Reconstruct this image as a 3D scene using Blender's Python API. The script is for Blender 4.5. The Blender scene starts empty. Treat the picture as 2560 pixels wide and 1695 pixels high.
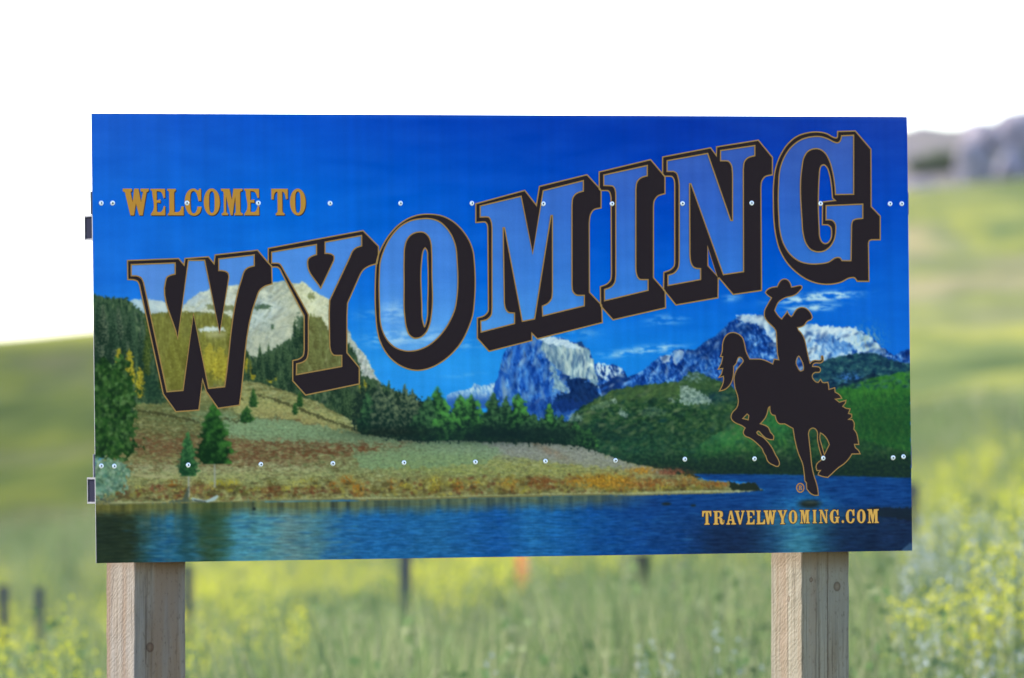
import bpy, math, random
import numpy as np
from mathutils import Vector, Matrix
from mathutils.geometry import tessellate_polygon

random.seed(7)
RNG = np.random.default_rng(11)
scene = bpy.context.scene
COL = scene.collection

# ------------------------------------------------------------------ camera
CAM_Z = 1.75
FOCAL = 331.0
cam_data = bpy.data.cameras.new("camera")
cam_data.sensor_width = 36.0
cam_data.lens = FOCAL
cam_data.clip_start = 0.5
cam_data.clip_end = 9000.0
cam_data.dof.use_dof = True
cam_data.dof.focus_distance = 25.98
cam_data.dof.aperture_fstop = 5.3
cam_data.dof.aperture_blades = 0
cam = bpy.data.objects.new("camera", cam_data)
COL.objects.link(cam)
cam.location = (0.0, 0.0, CAM_Z)
cam.rotation_euler = (math.radians(90.0 + 1.0893), 0.0, 0.0)
scene.camera = cam

# ------------------------------------------------------------------ sky, sun, exposure
SUN_ELEV = math.radians(38.0)
SUN_AZ = math.radians(-54.0)          # clockwise from +Y: behind the sign, to the left
world = bpy.data.worlds.new("World")
scene.world = world
world.use_nodes = True
wn = world.node_tree.nodes
wn.clear()
w_out = wn.new("ShaderNodeOutputWorld")
w_bg = wn.new("ShaderNodeBackground")
w_sky = wn.new("ShaderNodeTexSky")
w_sky.sky_type = 'NISHITA'
w_sky.sun_disc = False
w_sky.sun_elevation = SUN_ELEV
w_sky.sun_rotation = SUN_AZ % (2 * math.pi)
w_sky.altitude = 1600.0
w_sky.air_density = 1.0
w_sky.dust_density = 3.0
w_sky.ozone_density = 1.0
w_bg.inputs["Strength"].default_value = 0.15
world.node_tree.links.new(w_sky.outputs[0], w_bg.inputs[0])
world.node_tree.links.new(w_bg.outputs[0], w_out.inputs[0])

sun_data = bpy.data.lights.new("sun", 'SUN')
sun_data.energy = 2.8
sun_data.angle = math.radians(0.6)
sun_data.color = (1.0, 0.94, 0.84)
sun = bpy.data.objects.new("sun", sun_data)
COL.objects.link(sun)
sun.rotation_euler = (SUN_ELEV - math.pi / 2, 0.0, -SUN_AZ)
sun.location = (-40, 20, 40)

scene.view_settings.view_transform = 'Standard'
scene.view_settings.look = 'None'
scene.view_settings.gamma = 1.0
scene.view_settings.use_curve_mapping = False
scene.view_settings.exposure = 2.0
scene.render.engine = 'CYCLES'
scene.cycles.use_denoising = True
scene.cycles.max_bounces = 6

# ------------------------------------------------------------------ surface tuning
INK_GAIN = (1.06, 1.0, 0.785)
POST_L = [(.222, .186, .152), (.165, .130, .100), (.108, .074, .050), (.162, .152, .146)]
POST_R = [(.226, .200, .152), (.205, .174, .126), (.165, .128, .084), (.168, .155, .126)]

# ------------------------------------------------------------------ helpers
def srgb(c):
    out = []
    for x in c[:3]:
        x = x / 255.0
        out.append(x / 12.92 if x <= 0.04045 else ((x + 0.055) / 1.055) ** 2.4)
    return tuple(out)

def tag(o, label=None, cat=None, group=None, kind=None):
    if label: o["label"] = label
    if cat: o["category"] = cat
    if group: o["group"] = group
    if kind: o["kind"] = kind
    return o

def link(o, parent=None):
    COL.objects.link(o)
    if parent is not None:
        o.parent = parent
    return o

def mesh_obj(name, verts, faces, mats, parent=None, smooth=False, face_mats=None):
    me = bpy.data.meshes.new(name)
    me.from_pydata(verts, [], faces)
    for m in (mats if isinstance(mats, (list, tuple)) else [mats]):
        me.materials.append(m)
    if face_mats is not None:
        me.polygons.foreach_set("material_index", np.asarray(face_mats, dtype=np.int32))
    if smooth:
        me.polygons.foreach_set("use_smooth", np.ones(len(me.polygons), dtype=bool))
    me.update()
    return link(bpy.data.objects.new(name, me), parent)

def array_mesh(name, co, loops, starts, totals, mats, parent=None, smooth=False, mat_idx=None):
    me = bpy.data.meshes.new(name)
    me.vertices.add(len(co)); me.vertices.foreach_set("co", np.asarray(co, np.float32).ravel())
    me.loops.add(len(loops)); me.loops.foreach_set("vertex_index", np.asarray(loops, np.int32))
    me.polygons.add(len(starts))
    me.polygons.foreach_set("loop_start", np.asarray(starts, np.int32))
    for m in (mats if isinstance(mats, (list, tuple)) else [mats]):
        me.materials.append(m)
    if mat_idx is not None:
        me.polygons.foreach_set("material_index", np.asarray(mat_idx, np.int32))
    me.polygons.foreach_set("use_smooth", np.full(len(starts), smooth, dtype=bool))
    me.update(calc_edges=True)
    me.validate()
    return link(bpy.data.objects.new(name, me), parent)

def quads_mesh(name, co, quads, mats, parent=None, smooth=False, mat_idx=None):
    q = np.asarray(quads, np.int32)
    k = q.shape[1]
    return array_mesh(name, co, q.ravel(), np.arange(len(q)) * k, np.full(len(q), k), mats, parent, smooth, mat_idx)

def box_geo(x0, x1, y0, y1, z0, z1):
    v = [(x0, y0, z0), (x1, y0, z0), (x1, y1, z0), (x0, y1, z0), (x0, y0, z1), (x1, y0, z1), (x1, y1, z1), (x0, y1, z1)]
    f = [(0, 3, 2, 1), (4, 5, 6, 7), (0, 1, 5, 4), (1, 2, 6, 5), (2, 3, 7, 6), (3, 0, 4, 7)]
    return v, f

def merge(parts):
    V, Fc = [], []
    for v, f in parts:
        o = len(V)
        V += list(v)
        Fc += [tuple(i + o for i in ff) for ff in f]
    return V, Fc

def new_mat(name):
    m = bpy.data.materials.new(name)
    m.use_nodes = True
    nt = m.node_tree
    b = nt.nodes.get("Principled BSDF")
    return m, nt, b

def flat_mat(name, rgb, rough=0.6, metal=0.0, spec=0.3):
    m, nt, b = new_mat(name)
    b.inputs["Base Color"].default_value = (*rgb, 1)
    b.inputs["Roughness"].default_value = rough
    b.inputs["Metallic"].default_value = metal
    b.inputs["Specular IOR Level"].default_value = spec
    return m

def nd(nt, kind, **kw):
    n = nt.nodes.new(kind)
    for k, v in kw.items():
        setattr(n, k, v)
    return n

def ramp(nt, stops, interp='LINEAR'):
    r = nt.nodes.new("ShaderNodeValToRGB")
    r.color_ramp.interpolation = interp
    e = r.color_ramp.elements
    while len(e) < len(stops):
        e.new(0.5)
    for el, (p, c) in zip(e, stops):
        el.position = p
        el.color = (*c, 1)
    return r

def noise_node(nt, vec, scale, detail=4.0, rough=0.55, dist=0.0):
    n = nt.nodes.new("ShaderNodeTexNoise")
    n.inputs["Scale"].default_value = scale
    n.inputs["Detail"].default_value = detail
    n.inputs["Roughness"].default_value = rough
    n.inputs["Distortion"].default_value = dist
    nt.links.new(vec, n.inputs["Vector"])
    return n

def mapping(nt, vec, scale=(1, 1, 1), loc=(0, 0, 0), rot=(0, 0, 0)):
    n = nt.nodes.new("ShaderNodeMapping")
    n.inputs["Scale"].default_value = scale
    n.inputs["Location"].default_value = loc
    n.inputs["Rotation"].default_value = rot
    nt.links.new(vec, n.inputs["Vector"])
    return n.outputs[0]

def mix(nt, fac, a, b, blend='MIX'):
    n = nt.nodes.new("ShaderNodeMix")
    n.data_type = 'RGBA'
    n.blend_type = blend
    for s, v in ((0, fac), (6, a), (7, b)):
        if hasattr(v, "is_linked") or hasattr(v, "links"):
            nt.links.new(v, n.inputs[s])
        elif s == 0:
            n.inputs[0].default_value = v
        else:
            n.inputs[s].default_value = (*v, 1)
    return n.outputs[2]

def maths(nt, op, a, b=0.0, clamp=False):
    n = nt.nodes.new("ShaderNodeMath")
    n.operation = op
    n.use_clamp = clamp
    for i, v in ((0, a), (1, b)):
        if hasattr(v, "links"):
            nt.links.new(v, n.inputs[i])
        else:
            n.inputs[i].default_value = v
    return n.outputs[0]

# ------------------------------------------------------------------ drawing paths (sheet millimetres, from the top left corner of the sign)
SHEET_W, SHEET_H = 2438.4, 1219.2

def parse(path):
    """'x,y ~x,y ...' -> closed polyline; '~' marks points on a smooth curve."""
    pts = []
    for t in path.split():
        sm = t.startswith('~')
        a, b = t.lstrip('~').split(',')
        pts.append((float(a), float(b), sm))
    n = len(pts)
    P = [np.array(p[:2]) for p in pts]
    out = []
    for i in range(n):
        p1, p2 = P[i], P[(i + 1) % n]
        s1, s2 = pts[i][2], pts[(i + 1) % n][2]
        out.append(tuple(p1))
        if not (s1 or s2):
            continue
        p0, p3 = P[i - 1], P[(i + 2) % n]
        L = np.linalg.norm(p2 - p1)
        def tangent(prev, cur, nxt):
            a, b = np.linalg.norm(cur - prev) + 1e-6, np.linalg.norm(nxt - cur) + 1e-6
            t = (cur - prev) / a * b + (nxt - cur) / b * a
            return t / (a + b)
        m1 = tangent(p0, p1, p2) if s1 else (p2 - p1) / (L + 1e-6)
        m2 = tangent(p1, p2, p3) if s2 else (p2 - p1) / (L + 1e-6)
        k = max(2, min(8, int(L / 6)))
        for j in range(1, k):
            t = j / k
            h00, h10 = 2*t**3 - 3*t**2 + 1, t**3 - 2*t**2 + t
            h01, h11 = -2*t**3 + 3*t**2, t**3 - t**2
            out.append(tuple(h00*p1 + h10*L*m1 + h01*p2 + h11*L*m2))
    res = []
    for q in out:
        if not res or math.hypot(q[0]-res[-1][0], q[1]-res[-1][1]) > 0.05:
            res.append(q)
    return res
# ------------------------------------------------------------------ artwork outlines
LETTERS = {
 "W": dict(
  face="109.8,410.6 236.8,406.4 236.4,436.6 ~220.7,440.2 ~212.0,446.1 ~208.8,454.9 242.2,612.4 275.4,399.2 322.6,399.2 364.3,598.3 393.0,445.5 ~390.7,434.4 ~381.3,428.8 363.6,427.0 364.0,395.6 467.5,384.8 467.2,414.3 ~448.5,419.8 ~438.6,428.2 ~432.4,443.7 376.8,743.9 330.2,748.0 288.6,544.6 255.5,753.0 209.1,756.3 145.2,461.3 ~139.5,448.5 ~129.8,442.2 109.4,440.7",
  outer="99.0,399.5 247.1,394.3 262.7,412.0 265.6,394.3 333.7,389.7 350.0,408.5 353.5,384.6 477.6,371.9 507.2,405.2 518.2,415.1 519.2,464.3 ~495.4,471.6 ~481.4,482.6 ~473.2,501.0 419.6,794.7 357.2,802.7 323.1,756.4 312.8,723.2 301.2,807.0 234.4,810.9 198.5,762.8 132.6,465.0 ~127.6,455.8 ~117.9,452.1 99.2,450.9", holes=[]),
 "Y": dict(
  face="518.8,377.4 650.5,356.5 650.2,383.9 ~634.9,389.2 ~625.4,396.4 ~623.5,410.5 661.5,476.6 701.0,400.6 ~701.5,388.7 ~692.4,382.4 675.5,380.8 675.9,350.3 783.7,332.1 783.4,360.5 ~765.3,366.8 ~756.8,374.6 748.1,391.9 687.5,509.7 685.4,545.9 686.0,633.9 ~689.2,649.6 ~697.5,659.8 705.9,660.7 721.1,660.8 720.8,690.7 587.2,712.5 588.2,683.0 ~606.1,678.4 ~617.3,670.6 ~622.2,655.5 623.4,639.8 624.5,548.8 617.0,534.6 547.0,415.1 ~541.0,408.8 533.6,407.2 518.5,407.2",
  outer="508.9,367.0 788.0,318.9 833.2,362.1 832.9,387.3 828.2,409.4 ~802.0,417.2 ~786.6,427.3 778.0,439.2 739.8,517.8 737.7,552.4 736.5,653.1 772.5,694.2 772.0,738.9 613.5,768.5 576.2,729.0 576.9,674.1 ~597.8,668.6 ~607.3,661.1 610.9,642.9 612.0,551.8 548.4,435.5 ~541.8,422.9 ~535.2,418.2 519.4,418.1 508.4,405.6", holes=[]),
 "O": dict(
  face="~835.2,433.2 ~837.1,409.7 ~843.7,386.2 ~856.8,356.8 ~876.1,328.8 ~901.8,305.3 ~930.6,291.5 ~962.4,286.2 ~987.9,286.2 ~1013.2,293.6 ~1035.3,311.3 ~1054.1,339.3 ~1063.3,368.9 ~1065.5,395.4 ~1064.2,501.7 ~1058.0,534.1 ~1044.9,563.5 ~1025.4,592.9 ~999.6,619.4 ~970.8,638.4 ~938.9,648.5 ~907.1,648.9 ~878.7,639.3 ~856.7,620.1 ~842.8,595.0 ~835.8,565.6 ~834.6,536.2",
  inner="~908.6,395.1 ~910.6,365.7 ~917.2,345.1 ~930.1,330.4 ~949.2,323.0 ~968.3,323.9 ~980.9,333.4 ~988.6,351.1 ~990.6,374.6 ~990.8,433.6 ~988.5,545.6 ~982.7,575.1 ~971.3,598.6 ~955.2,611.8 ~936.1,614.6 ~921.9,605.7 ~913.6,586.5 ~908.3,551.2 ~907.8,462.8",
  outer="~824.9,421.4 ~829.4,395.0 ~840.8,368.5 ~860.2,337.7 ~889.1,306.8 ~921.1,286.2 ~953.0,275.9 ~988.0,273.8 ~1023.0,278.8 ~1054.7,293.6 ~1083.1,318.7 ~1103.4,348.3 ~1114.2,377.8 ~1117.1,404.4 ~1115.7,516.6 ~1110.5,552.0 ~1097.3,587.4 ~1076.0,625.7 ~1046.9,657.9 ~1014.8,681.3 ~979.6,697.3 ~941.4,703.0 ~906.5,695.4 ~875.0,677.5 ~850.0,650.9 ~834.5,621.4 ~826.1,586.1 ~822.8,544.9 ~823.4,445.0",
  holes=["~961.0,398.2 ~964.5,377.6 ~971.0,366.4 ~977.2,374.6 ~978.5,395.3 ~977.0,522.0 ~974.9,560.3 ~966.7,583.2 ~961.5,566.1 ~959.5,521.9"]),
 "M": dict(
  face="1136.7,251.1 1259.3,224.0 1292.1,383.0 1325.5,208.7 1446.6,180.8 1446.2,209.6 ~1424.0,217.1 ~1414.7,227.9 1411.4,251.0 1408.7,468.0 ~1411.4,488.3 ~1422.3,497.9 1429.7,498.6 1445.5,498.6 1445.1,527.4 1319.7,555.0 1318.9,528.0 ~1335.6,520.2 ~1346.7,507.8 1349.9,488.1 1352.6,277.4 1348.2,277.4 1295.4,563.1 1258.6,569.7 1208.7,311.2 1204.3,311.2 1205.4,518.1 ~1208.8,535.0 ~1217.9,545.1 1227.0,546.2 1235.4,546.9 1235.1,575.6 1134.9,598.8 1134.6,568.4 ~1153.6,563.5 ~1165.8,551.7 1168.6,531.4 1171.4,311.9 ~1168.7,293.3 ~1161.9,282.1 1153.5,280.8 1136.3,281.5",
  outer="1123.6,245.0 1270.5,208.1 1304.8,249.3 1314.6,196.9 1457.9,164.5 1497.2,204.1 1499.7,210.2 1499.1,256.1 ~1475.0,262.9 ~1466.8,275.4 1462.8,298.5 1461.1,490.2 1497.5,525.9 1498.8,574.1 1303.1,618.3 1286.8,602.9 1286.5,622.6 1158.0,651.9 1123.8,615.6 1124.4,560.0 ~1148.3,551.6 ~1156.8,541.5 1157.7,528.0 1158.6,315.2 ~1156.9,301.7 ~1151.5,295.6 1144.2,295.0 1123.0,296.6", holes=[]),
 "I": dict(
  face="1508.4,165.2 1640.1,138.4 1639.7,167.1 ~1619.2,173.4 ~1608.9,183.7 1604.6,205.5 1601.8,419.0 ~1603.9,440.9 ~1612.2,454.3 1620.7,455.5 1638.4,455.6 1638.0,485.2 1506.4,513.7 1506.8,482.6 ~1527.2,474.9 ~1537.5,463.4 1541.1,443.8 1543.9,225.8 ~1542.5,207.1 ~1536.2,196.3 1527.4,194.7 1508.1,194.1",
  outer="1494.7,156.8 1650.5,122.2 1690.7,166.4 1693.4,171.1 1692.8,216.4 ~1669.6,224.2 ~1660.2,235.7 1657.3,253.8 1654.8,450.3 1690.0,487.9 1690.4,534.1 1531.1,566.7 1494.3,527.7 1494.0,474.8 ~1517.1,465.5 ~1525.7,455.6 1528.3,437.5 1529.6,229.0 ~1527.1,216.5 ~1522.4,209.3 1515.3,208.1 1498.4,208.1 1494.1,204.1", holes=[]),
 "N": dict(
  face="1700.5,125.0 1823.9,104.5 1892.0,291.2 1897.5,291.2 1899.2,159.1 ~1896.0,137.2 ~1886.9,125.9 1877.4,124.7 1863.0,124.7 1863.4,96.5 1968.1,82.2 1967.7,110.4 ~1946.0,116.7 ~1936.6,125.8 1931.9,149.6 1929.2,434.0 1867.4,442.3 1772.0,189.0 1767.9,189.0 1766.3,387.4 ~1769.4,409.2 ~1777.8,421.8 1788.0,424.9 1798.3,425.6 1797.9,455.6 1698.8,472.1 1699.1,443.4 ~1718.0,437.2 ~1730.0,424.1 1733.7,402.9 1736.4,193.7 ~1733.3,171.8 ~1728.3,159.3 1719.9,154.7 1700.1,154.7",
  outer="1687.0,114.8 1833.4,88.8 1850.5,110.7 1851.5,86.2 1979.2,67.1 2021.6,115.0 2020.9,163.6 ~1996.8,169.9 ~1988.0,181.5 1985.0,202.8 1983.4,486.5 1896.5,497.8 1855.0,452.0 1851.6,452.0 1850.2,506.4 1721.9,526.2 1688.4,487.1 1685.0,483.9 1686.6,435.6 ~1707.9,427.8 ~1718.2,417.9 1720.1,402.9 1722.8,193.7 ~1721.3,178.1 ~1714.6,169.0 1706.1,168.1 1692.5,168.1 1686.4,162.5",
  holes=["1820.6,364.0 1820.6,417.2 1847.9,445.7"]),
 "G": dict(
  face="2235.0,54.1 2272.0,52.5 2269.8,217.8 2214.0,218.7 ~2211.8,189.3 ~2205.6,153.3 ~2196.1,123.3 ~2183.2,102.3 ~2166.9,91.8 ~2147.1,91.0 ~2128.9,99.4 ~2117.2,117.4 ~2111.9,141.4 ~2109.9,291.3 ~2112.7,327.3 ~2120.6,354.3 ~2135.2,372.3 ~2153.2,378.9 ~2176.3,376.9 ~2196.3,363.4 ~2208.0,345.4 ~2213.3,321.4 ~2211.9,300.4 ~2203.8,291.4 2193.9,289.3 2184.0,289.8 2184.6,249.9 2297.6,245.7 2297.0,285.4 2279.8,286.9 ~2266.5,291.4 2262.4,303.4 2259.1,404.0 2231.3,404.0 ~2226.2,396.4 ~2217.3,394.9 ~2189.1,408.4 ~2159.3,412.8 ~2126.4,412.1 ~2096.9,403.7 ~2070.9,384.2 ~2051.6,354.2 ~2042.2,321.2 ~2038.8,279.3 ~2039.6,189.5 ~2042.7,156.5 ~2054.7,120.6 ~2078.1,87.6 ~2108.0,66.5 ~2141.0,57.4 ~2170.6,56.7 ~2193.6,63.2 ~2213.3,72.2 ~2223.2,73.7 ~2230.5,68.5",
  outer="2222.9,42.1 2277.1,40.4 2324.8,91.4 2323.3,252.3 2351.1,279.4 2350.2,345.5 2323.7,345.5 ~2316.0,348.5 2313.6,356.0 2313.9,462.1 2277.5,462.0 ~2269.4,452.1 ~2256.1,452.1 ~2227.9,464.0 ~2194.8,469.9 ~2161.9,468.3 ~2125.8,457.7 ~2093.2,438.1 ~2064.0,411.1 ~2041.5,375.1 ~2030.4,339.2 ~2024.4,297.3 ~2022.8,246.4 ~2024.2,189.5 ~2029.6,150.6 ~2044.9,111.6 ~2068.3,78.6 ~2098.2,56.0 ~2131.3,46.0 ~2164.2,43.8 ~2190.5,48.8 ~2210.2,58.7 ~2220.1,60.2",
  holes=["~2164.6,165.3 ~2166.1,150.3 ~2171.2,138.3 ~2179.5,135.3 ~2187.7,141.3 ~2196.3,162.3 ~2201.8,192.3 2204.6,228.3 2212.8,235.2 2173.8,239.7 2172.3,303.3 2188.8,303.4 ~2198.0,309.4 ~2200.7,324.4 ~2198.2,342.4 ~2190.5,352.9 ~2179.9,356.5 ~2170.0,351.3 ~2164.3,339.3 ~2162.6,315.3"]),
}
EMBLEM = dict(outer="~1995.2,492.4 ~2005.9,481.8 ~2020.0,477.5 2031.7,476.5 ~2036.6,466.9 ~2044.9,457.7 ~2054.3,454.8 ~2064.8,458.4 ~2071.7,467.0 2075.1,477.7 ~2088.1,475.6 ~2097.5,473.5 ~2106.4,474.6 ~2107.3,479.9 ~2100.8,487.4 ~2090.1,497.0 ~2076.0,502.7 ~2057.1,506.5 ~2045.4,511.8 ~2034.7,519.3 ~2028.7,528.9 2022.7,542.7 ~2028.4,551.3 ~2037.7,562.0 2044.2,566.8 ~2049.4,560.0 ~2056.5,552.5 2061.3,545.0 2065.9,553.6 2072.9,560.1 2077.6,556.9 ~2083.6,547.3 ~2091.9,538.7 ~2103.7,534.5 ~2115.5,535.6 ~2127.1,543.2 ~2134.0,551.8 2138.1,562.5 2133.8,568.9 ~2124.4,572.1 ~2118.4,577.4 ~2112.5,584.8 ~2103.0,589.1 2092.4,591.2 ~2094.7,597.6 ~2102.8,605.1 ~2112.0,620.2 ~2116.5,635.2 ~2119.8,652.3 ~2124.2,671.6 2129.2,690.9 ~2137.0,684.5 ~2146.4,682.4 ~2158.2,683.6 ~2164.8,680.4 ~2164.2,671.8 ~2167.1,669.7 ~2170.5,678.3 ~2168.7,685.8 ~2160.4,690.4 ~2148.7,689.9 ~2139.2,693.1 2136.8,699.9 ~2143.8,700.2 ~2157.9,702.4 ~2161.8,709.3 ~2157.7,716.1 ~2146.0,716.3 ~2137.7,720.9 ~2135.3,727.3 ~2139.8,737.0 ~2148.0,743.5 2153.8,744.6 2161.0,736.1 2166.8,744.7 2173.8,745.8 2183.3,744.4 2185.5,753.4 2186.5,764.7 2204.3,759.8 2205.3,772.0 ~2213.5,776.3 ~2220.5,781.7 2225.5,789.7 2205.7,791.9 2217.9,800.4 2238.4,795.4 2236.7,803.3 2228.3,812.2 2238.8,817.9 2251.1,819.5 2245.7,832.3 2255.6,834.5 2255.5,843.1 2245.5,848.8 2257.3,849.6 ~2263.1,859.3 2261.6,876.4 ~2269.8,887.2 ~2273.1,900.1 2276.4,919.4 2263.0,918.9 ~2265.7,927.9 ~2275.0,935.5 2280.1,945.6 2254.8,946.0 ~2246.4,957.7 ~2232.1,971.5 ~2210.7,985.2 ~2194.0,999.0 2179.7,1010.6 ~2163.3,1007.9 2150.0,1003.2 2151.7,997.5 2157.4,991.1 2146.6,991.0 ~2144.1,982.4 ~2146.1,972.8 2159.7,962.2 2161.7,951.5 ~2153.8,926.8 ~2149.4,903.2 ~2148.5,881.8 ~2143.9,875.4 ~2136.9,872.1 ~2127.4,875.2 ~2122.6,883.7 ~2123.5,903.0 ~2127.7,941.6 ~2130.8,975.8 ~2137.5,1005.9 ~2145.4,1029.5 ~2149.1,1048.8 2150.1,1059.9 ~2139.1,1060.5 ~2123.9,1052.8 2114.7,1042.0 2113.7,1024.9 2109.1,1019.5 ~2107.0,997.0 ~2103.8,975.6 ~2089.0,939.0 ~2080.1,904.7 2074.6,872.6 ~2061.8,866.1 ~2049.0,859.6 ~2033.8,859.4 ~2026.8,854.0 2020.0,835.8 ~2010.7,833.6 ~2005.4,825.4 2004.4,811.5 2000.4,814.3 ~1991.8,839.8 ~1982.3,851.5 1974.8,858.5 ~1989.2,863.3 ~1999.7,869.8 ~2005.3,882.7 ~2015.3,893.4 2014.4,903.5 ~2002.7,902.9 ~1988.8,897.5 ~1977.2,886.7 ~1967.9,879.1 ~1963.7,883.4 ~1967.8,888.7 ~1979.4,894.2 ~1995.6,908.2 ~2009.5,925.4 ~2020.9,946.9 ~2028.9,959.8 ~2031.6,972.7 ~2027.5,978.4 ~2013.5,974.6 ~2000.7,968.1 ~1994.9,961.6 1990.4,948.7 ~1983.5,938.0 ~1980.1,929.4 ~1967.4,916.5 ~1951.2,903.5 ~1939.6,897.0 ~1928.0,892.6 ~1922.3,884.1 ~1924.7,875.5 1928.3,870.2 ~1919.0,863.8 ~1898.1,855.0 ~1887.7,846.4 ~1885.5,836.8 ~1890.3,826.2 ~1903.4,813.5 ~1908.2,798.6 ~1906.1,779.4 ~1899.4,760.1 ~1897.2,747.3 ~1896.2,732.1 ~1899.9,717.2 ~1907.1,704.5 ~1919.0,691.7 ~1924.9,683.2 ~1920.3,675.1 ~1912.2,672.5 ~1907.4,678.8 ~1903.8,689.5 1895.5,698.0 ~1894.8,717.2 ~1891.5,734.2 ~1882.0,751.2 ~1869.0,761.8 1851.0,766.6 ~1859.8,751.1 ~1864.7,734.0 1863.7,725.5 1849.2,729.0 1857.9,719.1 1862.1,703.7 1848.3,705.6 1858.3,689.2 1862.5,671.1 1855.7,670.0 ~1861.1,655.1 ~1862.5,635.9 ~1869.7,616.8 ~1881.5,606.2 ~1896.7,603.7 ~1910.7,608.0 ~1922.3,617.0 ~1929.0,634.2 ~1933.4,655.5 1944.8,678.0 ~1961.2,678.1 ~1982.2,679.3 ~1998.6,684.7 2014.9,692.3 2019.7,678.5 2033.8,680.7 ~2030.4,666.8 ~2028.4,643.2 ~2027.6,617.6 ~2025.5,598.3 ~2013.9,585.5 ~2000.0,572.6 ~1991.5,559.7 ~1992.2,542.6 ~2000.6,527.7 ~2010.2,512.8 2013.8,507.4 ~2003.3,501.0",
 holes=["~2094.9,670.4 ~2101.8,680.0 ~2108.6,697.2 ~2108.5,709.0 ~2099.0,712.5 ~2091.0,701.4 ~2086.4,690.6 ~2088.9,677.8", "1934.7,831.2 1940.0,835.6 1937.9,847.5 1921.6,843.5", "2158.6,885.8 ~2167.2,890.6 ~2178.8,903.5 2185.7,918.6 ~2178.4,931.4 2170.0,947.3 ~2162.1,920.5 ~2156.5,899.0"])

GLYPHS = {
 "W": ["0,0 35,0 35,10 30,12 38,52 44,0 61,0 70,51 78,12 69,10 69,0 100,0 100,10 92,13 76,100 62,100 50,55 43,100 28,100 8,13 0,10"],
 "E": ["0,0 100,0 100,34 89,35 ~82,22 ~72,12 50,9 42,9 42,43 ~55,42 68,40 68,53 ~55,52 42,52 42,86 50,88 ~70,87 ~82,80 90,65 100,65 100,100 0,100 1,94 ~11,87 11,11 ~8,7 1,6"],
 "L": ["0,0 52,0 52,8 ~44,11 42,16 42,86 50,88 ~68,87 ~80,80 86,66 100,66 100,100 0,100 0,95 ~9,90 11,85 11,14 ~8,9 0,7"],
 "C": ["~50,0 ~65,2 ~78,7 84,6 87,1 98,1 98,46 82,47 ~76,30 ~66,14 ~52,9 ~40,13 ~34,25 ~33,48 ~34,70 ~38,85 ~50,92 ~64,88 ~72,78 75,67 100,67 ~97,80 ~85,93 ~65,100 ~45,100 ~22,93 ~8,78 ~0,60 ~0,38 ~10,18 ~28,5"],
 "O": ["~50,0 ~72,5 ~90,18 ~100,40 ~100,62 ~90,83 ~72,96 ~50,100 ~28,96 ~10,83 ~0,62 ~0,40 ~10,18 ~28,5", "~50,10 ~60,14 ~66,28 ~67,50 ~66,74 ~60,87 ~50,91 ~40,87 ~34,74 ~33,50 ~34,28 ~40,14"],
 "M": ["0,0 40,0 50,42 58,0 100,0 100,8 ~91,10 89,16 89,84 ~92,90 100,93 100,100 61,100 61,93 ~67,90 68,84 66,28 53,100 43,100 23,28 23,84 ~25,90 32,93 32,100 2,100 2,93 ~10,90 12,84 12,16 ~9,10 0,8"],
 "T": ["0,0 100,0 100,38 88,40 ~82,22 ~72,12 66,11 66,84 ~70,90 80,93 80,100 25,100 25,93 ~34,90 37,84 37,11 ~28,12 ~18,22 14,41 0,40"],
 "R": ["0,0 60,0 ~80,4 ~88,18 ~88,32 ~78,46 ~66,50 ~80,56 ~84,70 ~86,86 ~92,86 94,68 100,68 ~99,88 ~86,100 ~70,97 ~60,85 ~58,64 ~50,55 38,54 38,86 ~40,91 48,93 48,100 0,100 0,93 ~9,90 11,85 11,14 ~8,9 0,7", "38,9 ~52,10 ~60,18 ~60,34 ~52,45 38,46"],
 "A": ["38,0 60,0 88,88 100,92 100,100 52,100 52,92 62,89 58,72 30,72 27,88 38,92 38,100 0,100 0,92 10,88", "45,24 33,62 56,62"],
 "V": ["0,0 46,0 46,8 36,11 56,70 76,11 66,8 66,0 100,0 100,8 92,11 60,100 44,100 9,11 0,8"],
 "Y": ["0,0 48,0 48,7 40,10 56,46 72,10 64,7 64,0 100,0 100,7 92,10 64,58 64,86 ~66,91 76,94 76,100 26,100 26,94 ~35,91 37,86 37,58 8,10 0,7"],
 "I": ["0,0 100,0 100,7 ~82,10 80,16 80,84 ~82,90 100,93 100,100 0,100 0,93 ~18,90 20,84 20,16 ~18,10 0,7"],
 "N": ["0,0 34,0 76,68 76,14 ~74,9 62,7 62,0 100,0 100,7 ~90,9 88,14 88,100 70,100 24,26 24,86 ~26,91 38,94 38,100 0,100 0,94 ~10,91 12,86 12,14 ~10,9 0,7"],
 "G": ["~48,0 ~62,3 74,9 78,2 90,2 90,42 78,43 ~72,26 ~62,12 ~50,9 ~40,14 ~34,28 ~33,50 ~34,70 ~38,86 ~50,92 ~60,86 63,76 63,62 54,60 54,53 100,53 100,61 90,63 90,98 80,98 76,92 ~62,99 ~46,100 ~24,94 ~8,80 ~0,60 ~0,38 ~10,18 ~28,5"],
 ".": ["~50,0 ~85,15 ~100,50 ~85,85 ~50,100 ~15,85 ~0,50 ~15,15"],
}
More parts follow.
